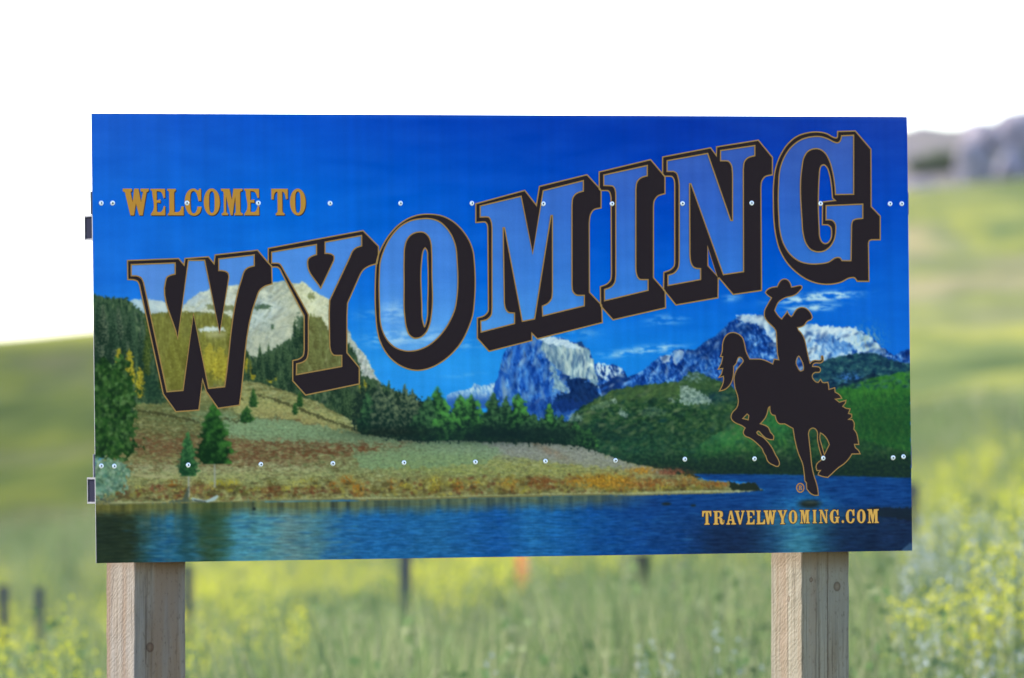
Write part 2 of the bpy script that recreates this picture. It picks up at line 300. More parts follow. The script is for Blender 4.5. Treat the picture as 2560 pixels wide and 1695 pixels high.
# glyph, upper left corner, lower right corner on the sheet
WELCOME = [  # each: letter, x0, y0, x1, y1
 ("W", 87.7, 204.0, 162.8, 276.7), ("E", 168.1, 204.5, 210.2, 276.7), ("L", 216.9, 204.5, 263.7, 276.7), ("C", 267.5, 203.4, 315.8, 277.3),
 ("O", 323.0, 203.0, 369.0, 277.3), ("M", 373.0, 204.0, 435.6, 276.4), ("E", 440.1, 204.0, 484.0, 276.4), ("T", 519.8, 203.9, 568.2, 276.4), ("O", 574.9, 203.3, 620.3, 277.0),
]
ADDRESS = [
 ("T", 1794.8, 1099.9, 1822.4, 1138.2), ("R", 1828.7, 1100.3, 1861.6, 1138.3), ("A", 1868.2, 1100.4, 1897.0, 1138.6), ("V", 1894.2, 1100.4, 1924.0, 1138.9), ("E", 1928.8, 1100.6, 1954.0, 1139.0),
 ("L", 1959.8, 1100.6, 1986.2, 1139.1), ("W", 1982.5, 1100.6, 2020.3, 1139.5), ("Y", 2025.5, 1100.8, 2053.9, 1139.7), ("O", 2059.3, 1100.7, 2084.6, 1138.6), ("M", 2092.9, 1100.9, 2123.4, 1138.3),
 ("I", 2132.3, 1101.0, 2144.1, 1138.2), ("N", 2152.3, 1101.0, 2179.8, 1138.4), ("G", 2185.3, 1100.9, 2214.5, 1139.1), (".", 2221.1, 1131.0, 2228.7, 1138.8), ("C", 2234.6, 1101.1, 2261.2, 1139.5),
 ("O", 2268.9, 1101.2, 2294.7, 1139.9), ("M", 2300.8, 1101.4, 2335.6, 1139.9),
]
REGISTERED = (2095.3, 1038.8, 2106.4, 1039.0)
RIVETS = [25.3, 243.4, 57.8, 243.4, 273.3, 243.3, 481.4, 243.2, 692.1, 243.7, 900.2, 243.7, 1112.3, 243.6, 1325.7, 244.7, 1532.6, 244.6, 1746.0, 244.0,
 1956.8, 242.7, 2167.6, 243.8, 2382.4, 244.4, 2418.6, 244.3, 17.0, 956.1, 54.4, 957.1, 268.7, 956.4, 480.4, 956.8, 691.7, 956.7, 901.7, 956.4, 1113.7, 956.8,
 1323.2, 956.6, 1533.9, 956.9, 1744.0, 955.5, 1956.1, 956.4, 2166.8, 956.7, 2382.2, 957.7, 2414.4, 955.0]
RIVETS = [(RIVETS[i], RIVETS[i + 1]) for i in range(0, len(RIVETS), 2)]
# ------------------------------------------------------------------ the printed landscape: ink colours computed on a 2 mm grid of the sheet
NU, NV = 1221, 611
GU, GV = np.meshgrid(np.linspace(0, SHEET_W, NU), np.linspace(0, SHEET_H, NV))

def vnoise(x, y, seed):
    """gradient noise, about 0..1"""
    r = np.random.default_rng(seed)
    ang = r.random((256, 256)) * 2 * math.pi
    gx, gy = np.cos(ang), np.sin(ang)
    xi, yi = np.floor(x).astype(int), np.floor(y).astype(int)
    fx, fy = x - xi, y - yi
    def dot(i, j, dx, dy):
        a, b = (yi + j) & 255, (xi + i) & 255
        return gx[a, b] * dx + gy[a, b] * dy
    sx, sy = fx ** 3 * (fx * (fx * 6 - 15) + 10), fy ** 3 * (fy * (fy * 6 - 15) + 10)
    top = dot(0, 0, fx, fy) * (1 - sx) + dot(1, 0, fx - 1, fy) * sx
    bot = dot(0, 1, fx, fy - 1) * (1 - sx) + dot(1, 1, fx - 1, fy - 1) * sx
    return np.clip((top * (1 - sy) + bot * sy) * .85 + .5, 0, 1)

def fbm(sx, sy, seed, oct=4, rough=0.55, u=None, v=None, rot=0.0):
    """fractal noise 0..1 with features of about sx by sy mm"""
    u = GU if u is None else u
    v = GV if v is None else v
    if rot:
        u, v = u * math.cos(rot) + v * math.sin(rot), -u * math.sin(rot) + v * math.cos(rot)
    tot, amp, s = 0, 1.0, 0.0
    for o in range(oct):
        tot = tot + amp * vnoise(u / sx * 2 ** o + 17.3 * o, v / sy * 2 ** o + 9.1 * o, seed + o)
        s += amp
        amp *= rough
    return np.clip((tot / s - 0.5) * 1.9 + 0.5, 0, 1)

def smooth(a, b, x):
    t = np.clip((x - a) / (b - a), 0, 1)
    return t * t * (3 - 2 * t)

def pmask(path, rag=0.0, seed=0, ss=2, scale=14.0):
    """coverage of a closed outline; rag shifts its edge by noise (mm)"""
    pts = np.array(parse(path) if isinstance(path, str) else path)
    u0, v0 = pts.min(0) - 6 - rag
    u1, v1 = pts.max(0) + 6 + rag
    du, dv = SHEET_W / (NU - 1), SHEET_H / (NV - 1)
    i0, i1 = max(0, int(u0 / du)), min(NU, int(u1 / du) + 2)
    j0, j1 = max(0, int(v0 / dv)), min(NV, int(v1 / dv) + 2)
    M = np.zeros((NV, NU))
    if i1 <= i0 or j1 <= j0:
        return M
    U, V = GU[j0:j1, i0:i1], GV[j0:j1, i0:i1]
    acc = 0
    q = np.roll(pts, -1, 0)
    if rag:
        rx = rag * (fbm(scale, scale, seed + 5, 3, u=U, v=V) - .5) * 2
        ry = rag * (fbm(scale, scale, seed + 9, 3, u=U, v=V) - .5) * 2
    for a in range(ss):
        for b in range(ss):
            x, y = U + du * ((a + .5) / ss - .5), V + dv * ((b + .5) / ss - .5)
            if rag:
                x, y = x + rx, y + ry
            ins = np.zeros(U.shape, bool)
            for (xa, ya), (xb, yb) in zip(pts, q):
                if ya == yb:
                    continue
                c = (ya > y) != (yb > y)
                ins ^= c & (x < (xb - xa) * (y - ya) / (yb - ya) + xa)
            acc = acc + ins
    M[j0:j1, i0:i1] = acc / (ss * ss)
    return M

ART = np.zeros((NV, NU, 3))
def lay(mask, rgb):
    global ART
    rgb = np.asarray(rgb, float)
    if rgb.ndim == 1:
        rgb = rgb[None, None, :]
    m = np.clip(mask, 0, 1)[..., None]
    ART = ART * (1 - m) + rgb * m

def tones(n, stops):
    """noise value -> colour through a list of (position, rgb)"""
    xs = [s[0] for s in stops]
    return np.stack([np.interp(n, xs, [s[1][k] for s in stops]) for k in range(3)], -1)

def blob(u, v, ru, rv, rot=0.0, hard=1.0):
    a, b = GU - u, GV - v
    if rot:
        a, b = a * math.cos(rot) + b * math.sin(rot), -a * math.sin(rot) + b * math.cos(rot)
    return np.clip(np.exp(-((a / ru) ** 2 + (b / rv) ** 2) * 1.2) * hard, 0, 1)

def dabs(mask, n, size, palette, alpha=.7, aspect=1.0, rot=0.0, seed=0, low=.3, jitter=.35):
    """n small brush marks inside a mask: (min,max) size in mm, colours drawn from a palette"""
    g = np.random.default_rng(seed)
    ys, xs = np.nonzero(mask > low)
    if len(ys) == 0:
        return
    du, dv = SHEET_W / (NU - 1), SHEET_H / (NV - 1)
    pick = g.integers(0, len(ys), n)
    pal = np.asarray(palette, float)
    for k in pick:
        j, i = ys[k], xs[k]
        r = g.uniform(*size)
        ru, rv = r * math.sqrt(aspect), r / math.sqrt(aspect)
        w = int(max(ru, rv) * 1.6 / du) + 2
        i0, i1, j0, j1 = max(0, i - w), min(NU, i + w + 1), max(0, j - w), min(NV, j + w + 1)
        a, b = GU[j0:j1, i0:i1] - GU[j, i] + g.uniform(-1, 1), GV[j0:j1, i0:i1] - GV[j, i] + g.uniform(-1, 1)
        t = rot + g.normal(0, jitter)
        a, b = a * math.cos(t) + b * math.sin(t), -a * math.sin(t) + b * math.cos(t)
        m = np.clip(1.5 - 1.5 * np.sqrt((a / ru) ** 2 + (b / rv) ** 2), 0, 1) * alpha * g.uniform(.5, 1)
        m = (m * np.clip(mask[j0:j1, i0:i1] * 1.5, 0, 1))[..., None]
        col = pal[g.integers(0, len(pal))] * g.uniform(.88, 1.12)
        ART[j0:j1, i0:i1] = ART[j0:j1, i0:i1] * (1 - m) + col * m

def paint_landscape():
    fine = fbm(7, 7, 1, 2)
    grain = fbm(3.2, 3.2, 2, 1)
    # --- sky
    ux = [1.4, 18.2, 548.1, 16.2, 1139.7, 14.0, 1741.8, 11.7, 2441.5, 9.1][0::2]
    vy = [1139.8, 2.9, 1136.9, 234.6, 1134.2, 455.2, 1131.4, 675.8][1::2]
    tab = np.array([[(30,88,202),(8,78,202),(3,60,182),(6,50,166),(26,60,168)], [(18,98,214),(4,97,214),(0,80,202),(0,64,190),(4,68,188)],
                    [(26,106,216),(14,110,222),(4,96,214),(0,88,208),(8,92,208)], [(42,128,224),(44,140,230),(38,142,232),(18,120,222),(14,102,214)]], float)
    rows = np.stack([np.stack([np.interp(GU[0], ux, tab[j, :, k]) for k in range(3)], -1) for j in range(4)])
    sky = np.zeros((NV, NU, 3))
    for k in range(3):
        for i in range(0, NU):
            sky[:, i, k] = np.interp(GV[:, 0], vy, rows[:, i, k])
    lay(np.ones((NV, NU)), sky + ((fbm(160, 40, 3, 3) - .5) * 8)[..., None])
    # --- clouds
    cl = fbm(60, 14, 21, 5, .6)
    for (u, v, ru, rv, s) in [(830.1, 547.7, 70, 14, .30), (853.0, 613.7, 60, 22, .55), (941.9, 610.8, 110, 22, .55), (883.4, 542.4, 60, 30, .45), (1108.1, 633.7, 70, 14, .35), (1083.2, 717.3, 60, 6, .2),
                              (1660.8, 647.9, 80, 12, 1.0), (1563.8, 660.6, 70, 10, .8), (1431.9, 605.6, 60, 12, .4), (1673.9, 567.9, 42, 16, .5), (1722.5, 568.1, 40, 12, .4),
                              (1893.6, 507.5, 30, 10, .6), (2181.7, 503.0, 95, 13, 1.5), (2101.6, 511.6, 90, 10, 1.0), (2138.2, 536.4, 80, 10, 1.2), (2101.4, 527.3, 60, 16, .6), (1757.7, 657.3, 60, 6, .3)]:
        m = blob(u, v, ru, rv, -0.06) * smooth(.25, .75, cl) * s
        lay(np.clip(m, 0, .92), (196, 218, 240))
    # --- far mound and pale mountain on the left
    n1 = fbm(46, 20, 31, 5, .6, rot=0.5)
    n2 = fbm(16, 7, 36, 4, .6, rot=-0.7)
    m = pmask("97.3,515.3 117.1,504.5 169.2,504.7 215.5,514.7 250.1,534.4 238.1,561.5 110.6,566.4", 3, 3)
    lay(m, tones(n1, [(0, (140,160,185)), (.5, (168,186,206)), (1, (196,205,215))]))
    mt = pmask("250.2,535.2 262.2,520.5 274.1,509.5 293.9,493.1 313.7,485.8 337.4,476.6 384.8,471.2 424.3,465.8 483.6,464.2 527.2,458.8 551.0,455.1 574.7,462.6 598.5,463.4 608.5,457.1 622.3,466.4 641.9,485.0 681.4,503.6 708.9,537.1 732.3,574.2 747.9,603.9 759.6,626.2 787.2,656.0 806.8,685.8 822.3,719.3 838.1,737.9 825.6,782.4 428.4,779.3 233.3,638.1 230.4,549.8", 2.5, 4)
    base = tones(.6 * n1 + .4 * n2, [(0, (104,114,128)), (.35, (156,160,162)), (.55, (194,190,178)), (.8, (220,214,198)), (1, (236,232,222))])
    lay(mt, base)
    lay(mt * blob(297.7, 509.6, 40, 28) * .8, (132, 162, 200))
    lay(mt * blob(451.3, 521.3, 190, 24, .1) * .5, (198, 208, 232))
    lay(mt * blob(470.5, 561.9, 120, 30, -.3) * .55, (192, 204, 228))
    lay(mt * blob(629.8, 499.7, 60, 90, -.6) * .6, (222, 218, 186))
    lay(mt * blob(529.4, 602.8, 120, 90) * .5 * smooth(.3, .7, n2), (164, 170, 168))
    lay(mt * blob(794.5, 708.0, 40, 90, -.5) * .7 * smooth(.2, .7, n2), (212, 200, 206))
    lay(mt * smooth(.62, .8, fbm(20, 5, 44, 3, rot=-.9)) * .35, (112, 122, 130))
    lay(mt * smooth(.84, .9, fbm(12, 9, 47, 2)) * .45, (84, 98, 88))
    lay(mt * smooth(.55, .8, fbm(70, 6, 48, 3, rot=-.75)) * .35, (150, 158, 160))
    lay(mt * smooth(.6, .85, fbm(60, 7, 49, 3, rot=.35)) * .4, (236, 236, 232))
    dabs(mt, 420, (5, 16), [(226,222,212), (206,204,198), (180,184,190), (158,162,162), (214,206,182)], .4, 3.2, -.7, 301)
    dabs(mt * blob(529.7, 580.7, 150, 120), 260, (3, 8), [(150,156,152), (128,138,138), (226,226,218)], .5, 3.0, -.9, 303, .2)
    lay(mt * np.clip(blob(597.4, 551.4, 90, 110, -.4), 0, 1) * .45, (204, 188, 150))
    lay(mt * np.clip(blob(489.4, 639.5, 120, 60), 0, 1) * .4, (190, 180, 152))
    dabs(mt, 200, (4, 13), [(150,144,132), (168,160,142), (132,134,134)], .5, 5.0, -.62, 304, jitter=.2)
    dabs(mt * blob(778.9, 678.2, 60, 90, -.5), 90, (4, 10), [(150,142,140), (222,212,208), (120,120,122)], .5, .3, .5, 306, .2)
    # strips of trees on the mountain
    for p, r in [("325.1,520.8 356.6,517.2 407.8,521.8 411.6,535.9 384.0,537.6 332.8,533.7", 4), ("467.0,525.0 482.9,517.7 518.5,523.4 514.4,531.8 482.7,534.3 466.9,533.1", 4), ("513.9,575.0 521.8,575.1 524.0,588.0 515.7,588.7", 2),
                 ("626.0,486.8 641.8,492.4 645.6,510.9 625.8,503.4", 6), ("589.5,545.8 605.3,555.1 612.9,581.0 608.0,662.4 548.5,662.0 540.8,639.8 572.8,617.8 588.9,599.4", 9), ("731.7,626.1 751.5,641.0 767.1,663.3 751.0,678.0 731.4,652.0", 8)]:
        lay(pmask(p, r, 8, scale=7) * (.55 + .45 * fine), tones(fine, [(0, (32,56,46)), (1, (76,98,70))]))
    # --- central and right-hand mountains
    nb = fbm(22, 34, 51, 5, .62, rot=.25)
    nc = fbm(9, 16, 57, 4, .6, rot=-.3)
    sm = pmask("1030.5,777.1 1036.6,769.0 1054.8,761.7 1070.9,759.6 1095.1,755.3 1107.2,751.6 1113.4,740.5 1135.5,746.3 1173.9,738.0 1175.9,744.7 1173.1,804.3 1029.9,825.5", 2, 5)
    lay(sm, tones(nc, [(0, (60,120,205)), (.5, (150,185,225)), (1, (220,228,238))]))
    lay(sm * smooth(-10, 25, GV - ([1094.9, 768.3][1])), (44, 92, 176))
    rt = pmask("1468.5,690.6 1484.9,686.2 1501.0,695.3 1525.6,690.2 1550.0,696.7 1566.1,709.9 1572.0,728.7 1582.3,722.1 1602.8,717.7 1635.8,695.4 1664.8,673.0 1677.1,666.3 1701.7,667.6 1714.2,652.7 1733.6,648.3 1752.1,651.0 1775.4,652.9 1812.9,626.7 1841.1,614.0 1869.4,588.6 1897.7,566.5 1921.2,554.7 1986.7,554.9 2033.3,574.4 2117.7,581.2 2202.2,590.1 2249.4,589.5 2296.4,607.8 2333.9,629.4 2347.8,646.7 2366.7,655.4 2390.1,670.5 2409.2,659.9 2442.6,649.3 2440.7,789.1 1731.6,800.7 1376.8,865.8", 2, 6)
    blue = tones(.55 * nb + .45 * nc, [(0, (8,26,80)), (.38, (14,50,132)), (.58, (36,96,192)), (.75, (110,160,224)), (1, (222,230,243))])
    lay(rt, blue)
    lay(rt * smooth(.58, .85, fbm(34, 7, 53, 4, rot=.8)) * .55, (120, 168, 226))
    lay(rt * smooth(.6, .85, fbm(30, 8, 54, 4, rot=-.7)) * .5, (12, 40, 104))
    snow = tones(.5 * nb + .5 * nc, [(0, (70,120,190)), (.3, (140,175,220)), (.5, (196,212,236)), (1, (232,234,242))])
    lay(pmask("1897.7,565.7 1921.2,556.4 1986.6,555.8 2033.2,575.7 2117.6,582.0 2202.2,590.1 2249.4,590.4 2296.4,607.8 2333.9,629.4 2361.9,655.3 2380.7,670.5 2319.2,665.8 2257.9,659.0 2201.0,680.1 2153.8,692.7 2116.4,675.4 2116.9,636.8 2032.4,640.6 1995.3,606.3 1958.3,576.2 1920.9,573.9", 9, 7, scale=20), snow)
    lay(pmask("2131.2,624.1 2201.8,620.1 2262.9,637.6 2272.1,659.1 2201.2,667.3 2182.6,650.0 2145.1,637.0", 10, 9, scale=16) * .75, tones(nc, [(0, (30,80,170)), (.6, (70,130,210)), (1, (190,208,236))]))
    lay(pmask("1907.1,562.3 1921.1,557.2 1986.6,556.6 2033.2,576.5 2117.6,582.9 2202.2,591.0 2249.4,591.2 2291.6,606.9 2253.7,618.3 2192.5,611.5 2122.0,606.9 2033.0,594.5 1977.1,572.8", 6, 71, scale=16) * .8, tones(n2, [(0, (196,206,228)), (1, (228,230,240))]))
    lay(blob(2310.3, 625.0, 50, 40) * smooth(.4, .7, nc) * .7, (150, 168, 160))
    lay(pmask("1474.6,692.5 1488.9,686.2 1529.6,691.0 1564.1,709.2 1541.4,728.5 1500.6,732.0 1478.4,716.9", 5, 8) * smooth(.3, .6, nc), (206, 216, 232))
    lay(pmask("1670.9,671.2 1701.7,666.5 1701.6,680.8 1681.0,688.2", 4, 8) * .8, (214, 220, 234))
    lay(pmask("1712.1,658.3 1733.6,648.3 1747.4,656.1 1742.5,673.1 1717.8,692.1", 4, 8) * .7, (206, 214, 230))
    lay(pmask("1496.4,743.2 1521.0,732.1 1553.8,717.4 1570.2,711.9 1572.0,728.7 1553.3,754.9 1520.4,777.1 1491.7,791.9", 6, 8) * .85, (14, 36, 92))
    sq = pmask("1168.8,826.7 1171.8,752.1 1184.2,722.4 1196.9,677.7 1205.3,651.6 1217.6,640.5 1258.2,629.5 1286.6,618.5 1306.9,618.6 1331.3,612.0 1363.8,614.4 1392.1,620.9 1404.2,628.4 1436.7,628.6 1456.9,645.6 1468.7,675.6 1476.6,694.4 1484.3,728.1 1495.9,776.9 1491.5,806.9 1377.0,850.8 1275.6,849.9", 2, 11)
    lay(sq, tones(.5 * nb + .5 * nc, [(0, (8,30,92)), (.36, (16,60,152)), (.6, (44,108,208)), (.82, (104,162,230)), (1, (176,206,238))]))
    lay(sq * smooth(.58, .85, fbm(9, 40, 55, 4, rot=-.12)) * .5, (14, 44, 118))
    lay(sq * smooth(.62, .85, fbm(8, 36, 56, 4, rot=.2)) * .45, (104, 160, 228))
    dabs(sq, 300, (6, 20), [(10,36,104), (20,64,156), (64,126,214), (110,166,230), (30,86,186)], .6, .4, .12, 305)
    dabs(sq, 130, (5, 16), [(132,158,190), (104,138,184), (156,178,202)], .5, .35, .12, 308)
    dabs(rt, 420, (5, 17), [(10,32,90), (16,52,130), (80,138,214), (196,214,238), (36,96,186), (12,38,100)], .6, 2.6, -.6, 307, jitter=.5)
    lay(rt * np.clip(blob(1803.3, 647.9, 60, 40, -.5) + blob(1887.7, 614.3, 80, 36, -.4), 0, 1) * .45, (12, 36, 96))
    face = tones(.45 * nb + .55 * fbm(7, 26, 58, 4, .6), [(0, (34,66,116)), (.35, (80,112,150)), (.55, (128,154,176)), (.75, (172,188,196)), (1, (214,220,220))])
    lay(pmask("1315.0,622.4 1347.5,618.8 1404.2,628.4 1436.7,634.2 1456.8,647.5 1468.6,679.4 1480.3,724.4 1491.9,771.3 1475.9,746.8 1455.7,735.4 1435.5,727.8 1403.0,723.8 1378.7,716.2 1354.6,697.4 1330.6,671.0 1318.7,648.5", 7, 12, scale=18), face)
    lay(pmask("1338.5,682.3 1354.6,697.4 1366.3,731.1 1402.5,761.3 1390.2,768.6 1353.8,760.9 1346.1,723.5", 9, 12, scale=12) * .8, tones(nc, [(0, (90,120,150)), (1, (190,208,206))]))
    dabs(pmask("1319.0,626.1 1404.2,628.4 1456.8,647.5 1468.6,679.4 1484.3,731.9 1435.5,727.8 1378.7,716.2 1330.6,671.0"), 170, (5, 15), [(206,214,214), (228,230,226), (96,124,158), (46,78,132), (160,178,186)], .65, .22, .08, 309)
    lay(pmask("1298.8,618.5 1331.3,612.0 1363.8,614.4 1392.1,620.9 1420.3,637.9 1436.5,647.3 1404.0,645.3 1371.6,637.6 1339.2,633.7", 4, 13), tones(n2, [(0, (168,186,216)), (1, (222,228,240))]))
    lay(pmask("1420.5,628.5 1436.7,627.5 1444.7,645.5 1428.5,637.9", 3, 14), (30, 62, 120))
    lay(pmask("1386.7,727.5 1435.5,727.8 1475.9,746.8 1495.9,776.9 1458.9,806.6 1377.4,820.9 1337.0,805.6 1357.7,775.9 1402.5,765.0", 8, 15) * .92, tones(nc, [(0, (10,26,66)), (1, (22,54,110))]))
    lay(pmask("1134.5,826.4 1167.1,804.3 1256.2,790.1 1345.4,783.3 1459.0,795.4 1491.7,791.9 1491.2,829.3 1134.1,856.2", 10, 17) * .5, (20, 52, 130))
    # --- dark wooded ridge and green hills on the right
    g1 = fbm(26, 14, 61, 5, .6)
    g2 = np.clip(.5 + (fbm(11, 8, 65, 4, .6) - .5) * 1.25, 0, 1)
    rd = pmask("2134.8,709.7 2168.0,685.1 2224.7,670.9 2295.7,661.0 2342.8,668.1 2389.9,685.6 2442.0,694.5 2441.0,763.3 2134.1,761.1", 3, 18)
    lay(rd, tones(.6 * g1 + .4 * g2, [(0, (10,26,58)), (.4, (24,54,80)), (.7, (40,84,92)), (1, (96,136,132))]))
    lay(rd * blob(2252.2, 734.1, 40, 16) * smooth(.4, .6, g2), (60, 110, 200))
    gh = pmask("2114.9,790.9 2199.9,768.0 2223.6,756.6 2318.3,732.4 2380.0,723.3 2441.7,711.7 2437.7,1012.7 1729.0,1005.0 1729.7,945.4 1964.5,819.7", 3, 19)
    green = tones(.55 * g1 + .45 * g2, [(0, (26,64,40)), (.4, (40,92,48)), (.7, (60,118,52)), (1, (98,146,60))])
    lay(gh, green)
    lay(pmask("2134.1,761.1 2218.9,753.1 2318.5,722.9 2342.1,724.8 2294.6,741.6 2218.8,761.7", 4, 20) * .9, (16, 32, 56))
    mh = pmask("1376.8,865.8 1418.1,817.5 1475.5,784.3 1541.0,758.5 1602.4,749.6 1663.9,744.4 1732.4,738.1 1760.7,710.7 1793.2,713.9 1825.6,729.0 1862.7,742.1 1918.4,768.1 1955.3,802.5 1992.4,832.7 2438.6,943.9 2437.7,1014.8 1701.1,1006.8 1579.0,983.8 1457.2,941.4 1376.1,921.9", 3, 21)
    lay(mh, tones(.5 * g1 + .5 * g2, [(0, (18,38,38)), (.3, (30,56,42)), (.6, (48,80,50)), (.85, (78,104,62)), (1, (116,128,92))]))
    lay(blob(1760.5, 724.3, 60, 16) * smooth(.5, .7, g2) * .6, (70, 110, 200))
    lay(blob(1843.5, 784.6, 60, 16) * .5, (22, 48, 96))
    lay(gh * blob(1884.0, 895.8, 120, 50, -.25) * .55, (62, 138, 62))
    lay(gh * blob(2020.2, 854.3, 80, 60) * .5, (48, 140, 74))
    lay(gh * blob(2365.3, 754.2, 150, 34, -.25) * .55, (74, 148, 48))
    lay(gh * blob(1786.3, 886.4, 110, 40) * .45, (52, 108, 92))
    lay(gh * blob(1884.9, 831.8, 90, 24) * .5, (26, 62, 58))
    lay(gh * blob(2354.1, 887.2, 170, 130) * .45 * smooth(.3, .7, g1), (30, 62, 38))
    dabs(gh, 900, (3, 8), [(28,70,40), (44,100,46), (84,138,56), (62,120,60), (24,56,44)], .45, .45, 0, 311)
    dabs(mh, 1300, (4, 12), [(22,46,40), (30,60,42), (70,100,60), (104,126,82), (44,80,60), (34,66,70)], .5, 1.8, -.2, 313, jitter=.5)
    lay(mh * np.clip(blob(1518.8, 904.5, 230, 60, .15) * 1.3, 0, 1) * .6, tones(g2, [(0, (18,44,42)), (1, (42,88,66))]))
    lay(mh * np.clip(blob(1602.1, 770.2, 260, 24, -.12) * 1.3, 0, 1) * .45, (92, 108, 62))
    dabs(mh * blob(1560.5, 829.9, 280, 100), 520, (4, 13), [(88,108,64), (120,128,94), (60,88,52), (16,36,38), (22,56,58), (18,40,36)], .6, 2.6, -.35, 317, .15)
    dabs(gh * blob(2340.8, 822.7, 200, 110), 500, (3, 8), [(26,58,36), (36,76,40), (70,118,52), (24,48,44)], .5, .4, 0, 319, .15)
    lay(gh * blob(2349.7, 865.7, 190, 90) * .4, (28, 58, 40))
    for p, s in [("1524.4,784.6 1540.6,788.5 1544.6,797.9 1528.3,795.9", .8), ("1544.4,814.8 1564.7,818.7 1574.8,830.0 1564.5,839.3 1550.3,831.7", .8), ("1696.2,782.2 1720.7,789.9 1716.5,797.4 1700.1,793.5", .7), ("1385.4,828.5 1426.1,825.0 1442.1,843.9 1401.4,847.3", .55),
                 ("1732.2,751.8 1760.1,752.0 1792.5,767.1 1824.8,788.7 1834.0,801.5 1787.4,800.3 1750.1,804.3 1731.7,796.5", .9), ("1454.8,806.6 1499.8,791.9 1540.7,781.0 1520.0,807.1 1475.0,818.0", .3), ("1760.6,711.5 1788.5,716.8 1806.9,733.2 1778.9,741.5 1751.1,732.8", .35), ("1601.6,815.2 1663.0,808.2 1695.6,827.3 1621.7,837.9", .2)]:
        lay(pmask(p, 6, 23, scale=10) * s * (.6 + .4 * g2), tones(g2, [(0, (110,130,130)), (1, (180,190,186))]))
    dabs(rd, 200, (4, 10), [(12,30,60), (30,66,88), (70,110,112)], .5, 2.5, -.2, 315)
    lay(gh * smooth([2104.6, 937.1][1], [2103.8, 997.6][1], GV + 30 * (g1 - .5)) * .85, tones(g2, [(0, (22,36,40)), (1, (38,62,44))]))
    lay(mh * smooth([1579.7, 923.8][1], [1579.1, 976.3][1], GV + 24 * (g1 - .5)) * .8, tones(g2, [(0, (20,34,40)), (1, (36,58,44))]))
    # --- wooded slopes on the left
    f1 = fbm(7, 30, 71, 4, .6)
    f2 = fbm(9, 9, 75, 3, .6)
    lay(pmask("122.7,710.9 429.4,694.5 897.4,790.3 896.1,901.7 744.8,863.2 349.8,760.3 125.3,821.0"), (52, 66, 44))
    lay(pmask("749.3,852.8 957.0,869.5 1295.5,880.0 1433.3,896.2 1433.0,926.1 1295.1,913.6 956.5,910.4 749.1,871.3"), (24, 38, 36))
    wd = pmask("-1.6,490.2 39.2,499.5 78.2,501.5 97.8,501.6 117.1,520.0 144.2,542.1 163.8,544.0 234.4,538.8 273.7,539.0 332.7,541.1 376.0,543.1 407.4,556.1 411.1,580.1 434.1,635.5 453.6,657.8 469.3,665.2 521.0,641.5 548.9,625.1 588.9,603.1 608.4,625.4 629.0,562.6 661.0,551.7 688.2,599.9 707.8,629.6 743.6,629.8 767.1,663.3 782.5,715.3 818.2,726.7 865.9,753.0 897.8,764.3 896.2,894.3 844.4,879.0 745.1,833.6 685.7,807.2 658.1,792.2 606.6,773.3 563.2,758.2 488.2,735.5 436.9,727.7 421.1,731.3 350.0,741.9 192.3,790.3 125.7,788.0 112.4,923.6 -6.7,922.5", 5, 30, scale=8)
    lay(wd, tones(.6 * f1 + .4 * f2, [(0, (22,38,34)), (.35, (38,58,46)), (.6, (62,84,60)), (.85, (98,112,82)), (1, (140,140,112))]))
    dabs(wd, 1500, (3, 8), [(26,44,36), (40,62,46), (66,88,62), (96,112,84), (130,134,112)], .42, .4, 0, 335)
    warm = tones(.6 * f1 + .4 * f2, [(0, (34,48,20)), (.5, (78,86,32)), (1, (132,126,46))])
    lay(wd * pmask("144.2,549.5 234.4,538.8 332.7,541.1 407.4,558.0 445.9,639.3 461.0,698.4 421.1,735.0 212.2,759.3", 12, 31, scale=20) * .5, warm)
    lay(pmask("300.7,586.9 336.2,579.7 375.6,581.8 383.3,591.0 343.9,592.7 312.4,594.4", 4, 32, scale=8) * .9, (198, 206, 222))
    lay(blob(351.7, 601.9, 40, 10) * .6, (176, 170, 140))
    return f1, f2, g1, g2, fine

def conifer(u, top, base, w, dark, lit, seed, trunk=None, side=1):
    """one printed conifer: ragged tapering crown, sunlit side, dark gaps"""
    du, dv = SHEET_W / (NU - 1), SHEET_H / (NV - 1)
    i0, i1 = max(0, int((u - w) / du)), min(NU, int((u + w) / du) + 2)
    j0, j1 = max(0, int((top - 4) / dv)), min(NV, int((max(base, trunk or base) + 4) / dv) + 2)
    if i1 <= i0 or j1 <= j0:
        return
    U, V = GU[j0:j1, i0:i1], GV[j0:j1, i0:i1]
    t = np.clip((V - top) / (base - top), 0, 1)
    n = fbm(max(5, w * .16), max(5, w * .13), seed, 3, u=U, v=V)
    saw = vnoise(np.sign(U - u) * 3.3 + 5, V / max(6, (base - top) * .075), seed + 3)
    hw = w * .5 * (np.minimum(1, t * 1.1) ** .66) * (.74 + .34 * saw + .3 * (n - .5)) * (1 - .3 * smooth(.85, 1, t))
    d = (hw - np.abs(U - u)) / (w * .05 + 1.2) + (n - .5) * 1.2
    m = np.clip(d, 0, 1) * (V > top - 1) * (V < base + 2)
    s = np.clip((n - .4) * 1.25 + .38 * side * (U - u) / (w * .5) + .62 - .62 * t, 0, 1)
    col = np.asarray(dark)[None, None] * (1 - s[..., None]) + np.asarray(lit)[None, None] * s[..., None]
    if trunk:
        tm = (np.abs(U - u - w * .02) < 3.0) * (V > base - 8) * (V < trunk)
        ART[j0:j1, i0:i1] = ART[j0:j1, i0:i1] * (1 - .8 * tm[..., None]) + np.array((150, 146, 140.))[None, None] * .8 * tm[..., None]
    ART[j0:j1, i0:i1] = ART[j0:j1, i0:i1] * (1 - m[..., None]) + col * m[..., None]

